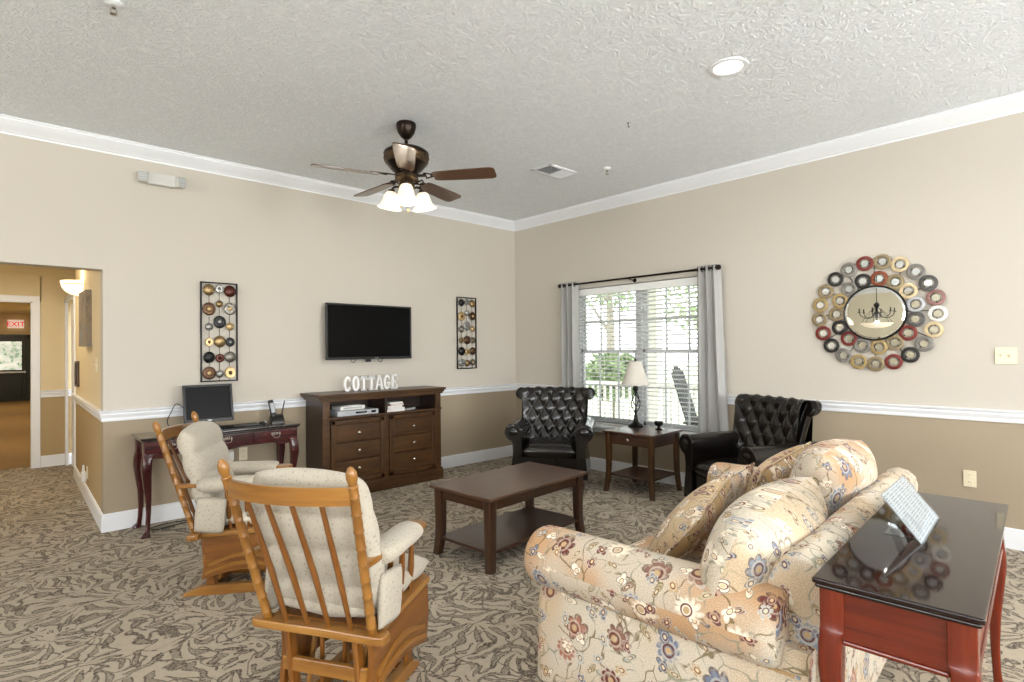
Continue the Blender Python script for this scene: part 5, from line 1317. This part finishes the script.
# ------------------------------------------------------------------ switches and outlets
def plate(nm, lbl, cat, loc, rz, w_, h_, items, mat='ivory', group=None):
    o = thing(nm, lbl, cat, loc, rz, group)          # local -Y faces the room
    b = MB(); b.box((0, -.003, 0), (w_, .006, h_), .003); b.build('cover_plate', M[mat], o)
    for kind, x, z in items:
        b = MB()
        if kind == 'toggle':
            b.box((x, -.007, z), (.012, .004, .026), .001); b.bar((x, -.006, z), (x, -.018, z + .006), .008, .010, .002); b.build('toggle', M[mat], o)
        else:
            b.box((x, -.0065, z), (.028, .004, .030), .004); r0 = b.build('receptacle', M[mat], o)
            b = MB(); b.box((x - .006, -.0088, z + .003), (.002, .001, .009)); b.box((x + .006, -.0088, z + .003), (.002, .001, .008)); b.build('slots', M['black'], r0)
    return o
plate('light_switch', 'ivory double light switch on the right wall beside the disc mirror', 'light switch', (-.001, -4.856, 1.308), PI * 1.5, .116, .116, [('toggle', -.023, 0), ('toggle', .023, 0)])
plate('wall_outlet', 'ivory wall outlet low on the right wall below the chair rail', 'outlet', (-.001, -4.653, .438), PI * 1.5, .072, .116, [('r', 0, .026), ('r', 0, -.026)], 'ivory', 'wall outlets')
ox1 = -3.50
plate('wall_outlet', 'ivory wall outlet under the cherry desk on the television wall', 'outlet', (-3.40, -.001, .47), 0, .072, .116, [('r', 0, .026), ('r', 0, -.026)], 'ivory', 'wall outlets')
pa = thing('power_adapter', 'white plug-in adapter on the wall beneath the desk', 'adapter', (-3.52, -.001, .46))
b = MB(); b.box((0, -.003, 0), (.072, .006, .116), .003); b.build('cover_plate', M['ivory'], pa)
b = MB(); b.box((0, -.03, .01), (.06, .05, .085), .012, seg=3); b.build('adapter_body', M['whiteplastic'], pa)
# ------------------------------------------------------------------ hallway things
hwx = lambda y: HX + .055 * y / 2.52
sc = thing('wall_sconce', 'lit half bowl alabaster sconce on the hallway wall', 'wall lamp', (hwx(1.72) - .002, 1.72, 1.965))
b = MB(); rows = []
for t in [i / 8 for i in range(9)]:
    a = t * PI / 2; r_ = .175 * math.sin(a) ** .8 + .002; z = .14 * (1 - math.cos(a)); rows.append([(-r_ * math.sin(PI * q / 20) * .95 - .004, r_ * math.cos(PI * q / 20), z) for q in range(21)])
b.loft(rows, False, False); so = b.build('bowl_shade', M['sconce_lit'], sc, smooth=180); md = so.modifiers.new('thick', 'SOLIDIFY'); md.thickness = .005
b = MB(); b.tube([(-.172 * math.sin(PI * q / 20) * .95 - .006, .178 * math.cos(PI * q / 20), .105) for q in range(21)], .003, 6)
b.box((-.006, 0, .07), (.012, .10, .12), .004); b.build('bracket', M['darkmetal'], sc)
cv = thing('canvas_picture', 'unframed dark canvas picture on the hallway wall beside the sconce', 'picture', (hwx(1.04) - .002, 1.04, 1.70), math.radians(1.2))
k = Nodes('canvas_paint'); p = k.objc(); n = k.noise(p, 6.0, 4, .6, 1.0); k.set(color=k.ramp(n.outputs[0], [(.3, lin('#5c5a58')), (.5, lin('#93826a')), (.7, lin('#77828c'))]), rough=.8); M['canvas'] = k.m
b = MB(); b.box((-.027, 0, 0), (.045, .44, .50), .003); b.build('canvas', M['canvas'], cv)
b = MB(); b.box((-.004, 0, 0), (.008, .40, .46), .001); b.build('stretcher_frame', M['oak'], cv)
pq = thing('wall_plaque', 'small dark brown framed plaque on the hallway wall near the white side door', 'plaque', (hwx(2.15) - .002, 2.15, 1.17), math.radians(1.2))
b = MB()
for s_ in (-1, 1): b.box((-.012, s_ * .09, 0), (.022, .025, .27), .004); b.box((-.012, 0, s_ * .122), (.022, .2, .025), .004)
b.build('frame', M['walnut'], pq)
b = MB(); b.box((-.006, 0, 0), (.008, .17, .23)); b.build('panel', M['bronze'], pq)
plate('light_switch', 'cream single light switch on the hallway wall near the room corner', 'light switch', (hwx(.40) - .001, .40, 1.29), -PI / 2 + math.radians(0), .072, .116, [('toggle', 0, 0)])
nl = plate('wall_outlet', 'cream wall outlet low on the hallway wall with white plug-in freshener', 'outlet', (hwx(1.22) - .001, 1.22, .27), -PI / 2, .072, .116, [('r', 0, .026), ('r', 0, -.026)], 'ivory', 'wall outlets')
fr_ = thing('plug_in_freshener', 'white plug-in air freshener in the low hallway outlet', 'air freshener', (hwx(1.22) - .008, 1.22, .235))
b = MB(); b.box((-.022, 0, 0), (.04, .055, .10), .012, seg=3); b.build('body', M['whiteplastic'], fr_)
b = MB(); b.tube([(-.024, 0, .04), (-.024, 0, .11)], [.012, .008], 10); b.build('refill', M['whiteplastic'], fr_)
ex = thing('exit_sign', 'red and white EXIT sign above the far dark green door', 'exit sign', (-4.50, 16.84, 2.29))
b = MB(); b.box((0, -.03, 0), (.36, .05, .24), .006)
k = Nodes('lit_sign_face'); n = k.noise(k.objc(), 3, 1); k.set(color=lin('#f4dfd0'), emit=k.mix(n.outputs[0], lin('#f4d8c8'), lin('#f8e2d4')), emits=.55); M['signface'] = k.m
k = Nodes('exit_red'); n = k.noise(k.objc(), 3, 1); k.set(color=lin('#d23a36'), emit=k.mix(n.outputs[0], lin('#d8342f'), lin('#e0443c')), emits=.7); M['exitred'] = k.m
b.build('housing', M['signface'], ex)
b = MB(); b.join(text_mb('EXIT', .20, .006), Matrix.Translation((0, -.058, -.07)) @ Euler((PI / 2, 0, 0)).to_matrix().to_4x4()); b.build('lettering', M['exitred'], ex)
# ------------------------------------------------------------------ dining side (seen in the mirror): chandelier and pendant
cd = thing('chandelier', 'black iron chandelier with white bowl reflected in the round mirror', 'chandelier', (-8.0, -2.19, ZC))
b = MB(); b.lathe([(0, 0), (.065, 0), (.06, -.02), (.02, -.04)], seg=20); b.tube([(0, 0, -.03), (0, 0, -.80)], .007, 8); b.build('rod', M['blackmetal'], cd)
b = MB(); b.lathe([(.01, -.78), (.045, -.81), (.055, -.84), (.03, -.90), (.02, -.96), (.035, -1.0), (.02, -1.04), (.008, -1.2)], seg=18); b.build('body', M['blackmetal'], cd)
b = MB(); b.lathe([(.012, -1.30), (.12, -1.292), (.22, -1.26), (.28, -1.205), (.275, -1.20), (.21, -1.25), (.1, -1.28), (.01, -1.29)], seg=32); b.build('bowl', M['shade_lit'], cd)
for i in range(6):
    a = i * PI / 3; c_, s_ = math.cos(a), math.sin(a)
    b = MB(); b.tube([(c_ * r_, s_ * r_, z) for r_, z in ((.03, -.98), (.10, -1.08), (.20, -1.10), (.29, -1.04), (.31, -.98))], .008, 6); b.lathe([(.035, -.98), (.03, -.97), (.012, -.965), (.012, -.90)], (c_ * .31, s_ * .31, 0), 12)
    b.tube([(c_ * r_, s_ * r_, z) for r_, z in ((.27, -1.19), (.16, -1.0), (.04, -.90))], .004, 5); b.build('branch', M['blackmetal'], cd)
pd = thing('pendant_lamp', 'white bowl pendant lamp at the mirror reflection\'s left edge', 'pendant lamp', (-8.6, -1.42, ZC))
b = MB(); b.lathe([(0, 0), (.06, 0), (.05, -.02), (.01, -.03)], seg=18); b.tube([(0, 0, -.02), (0, 0, -1.02)], .006, 8); b.lathe([(.05, -1.0), (.03, -.96), (.01, -.95)], seg=16); b.build('stem', M['blackmetal'], pd)
b = MB(); b.lathe([(.04, -1.0), (.11, -1.05), (.17, -1.13), (.19, -1.20), (.18, -1.20), (.16, -1.14), (.10, -1.07), (.03, -1.02)], seg=28); b.build('shade', M['shade_lit'], pd)

# ------------------------------------------------------------------ light
def lamp(name, typ, loc, energy, color=(1, 1, 1), size=.1, rot=(0, 0, 0), **kw):
    l = bpy.data.lights.new(name, typ); l.energy = energy; l.color = color
    if typ == 'AREA':
        l.shape = kw.pop('shape', 'DISK'); l.size = size
        if 'size_y' in kw: l.size_y = kw.pop('size_y')
    elif typ in ('POINT', 'SPOT'): l.shadow_soft_size = size
    for k_, v in kw.items(): setattr(l, k_, v)
    o = bpy.data.objects.new(name, l); COL.objects.link(o); o.location = loc; o.rotation_euler = rot; return o
WARM = (1.0, .90, .76); DAY = (.97, .985, 1.0)
for x, y in CANS: lamp('recessed_lamp', 'AREA', (x, y, ZC - .012), 20, (1, .975, .94), .15, spread=math.radians(165))
for deg in (236, 356, 116):
    a = math.radians(deg); lamp('fan_lamp', 'POINT', (FX + .14 * math.cos(a), FY + .14 * math.sin(a), ZC - .65), 3, WARM, .04)
lamp('chandelier_lamp', 'POINT', (-8, -2.19, ZC - 1.19), 130, (1, .94, .86), .02)
lamp('sconce_lamp', 'POINT', (hwx(1.72) - .10, 1.72, 2.16), 5.5, (1, .80, .50), .07)
lamp('hall_ceiling_lamp', 'AREA', (-5.2, 1.9, 2.42), 22, (1, .90, .72), .5)
for yy in (6.0, 10.0, 14.0): lamp('corridor_lamp', 'AREA', (-5.0, yy, 2.58), 42, (1, .84, .58), .4)
for a, b_ in FW: lamp('fill_light_front', 'AREA', ((a + b_) / 2, YB + .03, (FZ0 + FZ1) / 2), 185, DAY, b_ - a - .1, (PI / 2 + .6, 0, 0), shape='RECTANGLE', size_y=FZ1 - FZ0 - .1)  # unseen fill lamps at the added windows, tilted up to lift the ceiling
lamp('fill_light_left', 'AREA', (XL + .03, -4.5, 1.6), 280, DAY, 4.0, (PI / 2 + .6, 0, -PI / 2), shape='RECTANGLE', size_y=1.7)  # unseen fill lamp at the added left-wall window
po = lamp('window_daylight', 'AREA', (.16, (WY0 + WY1) / 2, (WZ0 + WZ1) / 2), 1, DAY, 1.7, (PI / 2, 0, PI / 2), shape='RECTANGLE', size_y=1.55); po.data.cycles.is_portal = True
sun = lamp('sun', 'SUN', (10, -10, 20), 3.2, (1, .96, .9), rot=(math.radians(38), 0, math.radians(205))); sun.data.angle = math.radians(1)
wd = bpy.data.worlds.new('sky'); SC.world = wd; wd.use_nodes = True; nt = wd.node_tree
bg = nt.nodes['Background']; sky = nt.nodes.new('ShaderNodeTexSky'); sky.sky_type = 'HOSEK_WILKIE'; sky.turbidity = 6; sky.ground_albedo = .5; sky.sun_direction = (-.5, -.6, .62)
mixn = nt.nodes.new('ShaderNodeMix'); mixn.data_type = 'RGBA'; mixn.inputs[0].default_value = .75; mixn.inputs[7].default_value = (1.0, 1.02, 1.05, 1)
nt.links.new(sky.outputs[0], mixn.inputs[6]); nt.links.new(mixn.outputs[2], bg.inputs[0]); bg.inputs[1].default_value = 6.5

# ------------------------------------------------------------------ camera
f_ = 556.4; yawf = Vector((.684, .729, 0)).normalized(); r0 = Vector((yawf.y, -yawf.x, 0)); u0 = Vector((0, 0, 1))
pch = 4.86 / f_; rl_ = .0095
Fw = yawf * math.cos(pch) + u0 * math.sin(pch); U1 = u0 * math.cos(pch) - yawf * math.sin(pch)
Rr = r0 * math.cos(rl_) - U1 * math.sin(rl_); Uu = U1 * math.cos(rl_) + r0 * math.sin(rl_)
cam = bpy.data.cameras.new('camera'); co = bpy.data.objects.new('camera', cam); COL.objects.link(co)
mt = Matrix((Rr, Uu, -Fw)).transposed().to_4x4(); mt.translation = (-5.06, -5.32, 1.38); co.matrix_world = mt
cam.sensor_fit = 'HORIZONTAL'; cam.sensor_width = 36; cam.lens = 36 * f_ / 1024; cam.shift_y = 4.1 / 1024; cam.clip_start = .05; cam.clip_end = 200
SC.camera = co
SC.view_settings.view_transform = 'Standard'; SC.view_settings.look = 'None'; SC.view_settings.gamma = 1; SC.view_settings.use_curve_mapping = False
SC.view_settings.exposure = 0.0
cy = SC.cycles; cy.max_bounces = 10; cy.diffuse_bounces = 5; cy.glossy_bounces = 4; cy.transparent_max_bounces = 16; cy.sample_clamp_indirect = 6; cy.caustics_reflective = False; cy.caustics_refractive = False
cy.use_denoising = True
try: cy.denoiser = 'OPENIMAGEDENOISE'
except Exception: pass
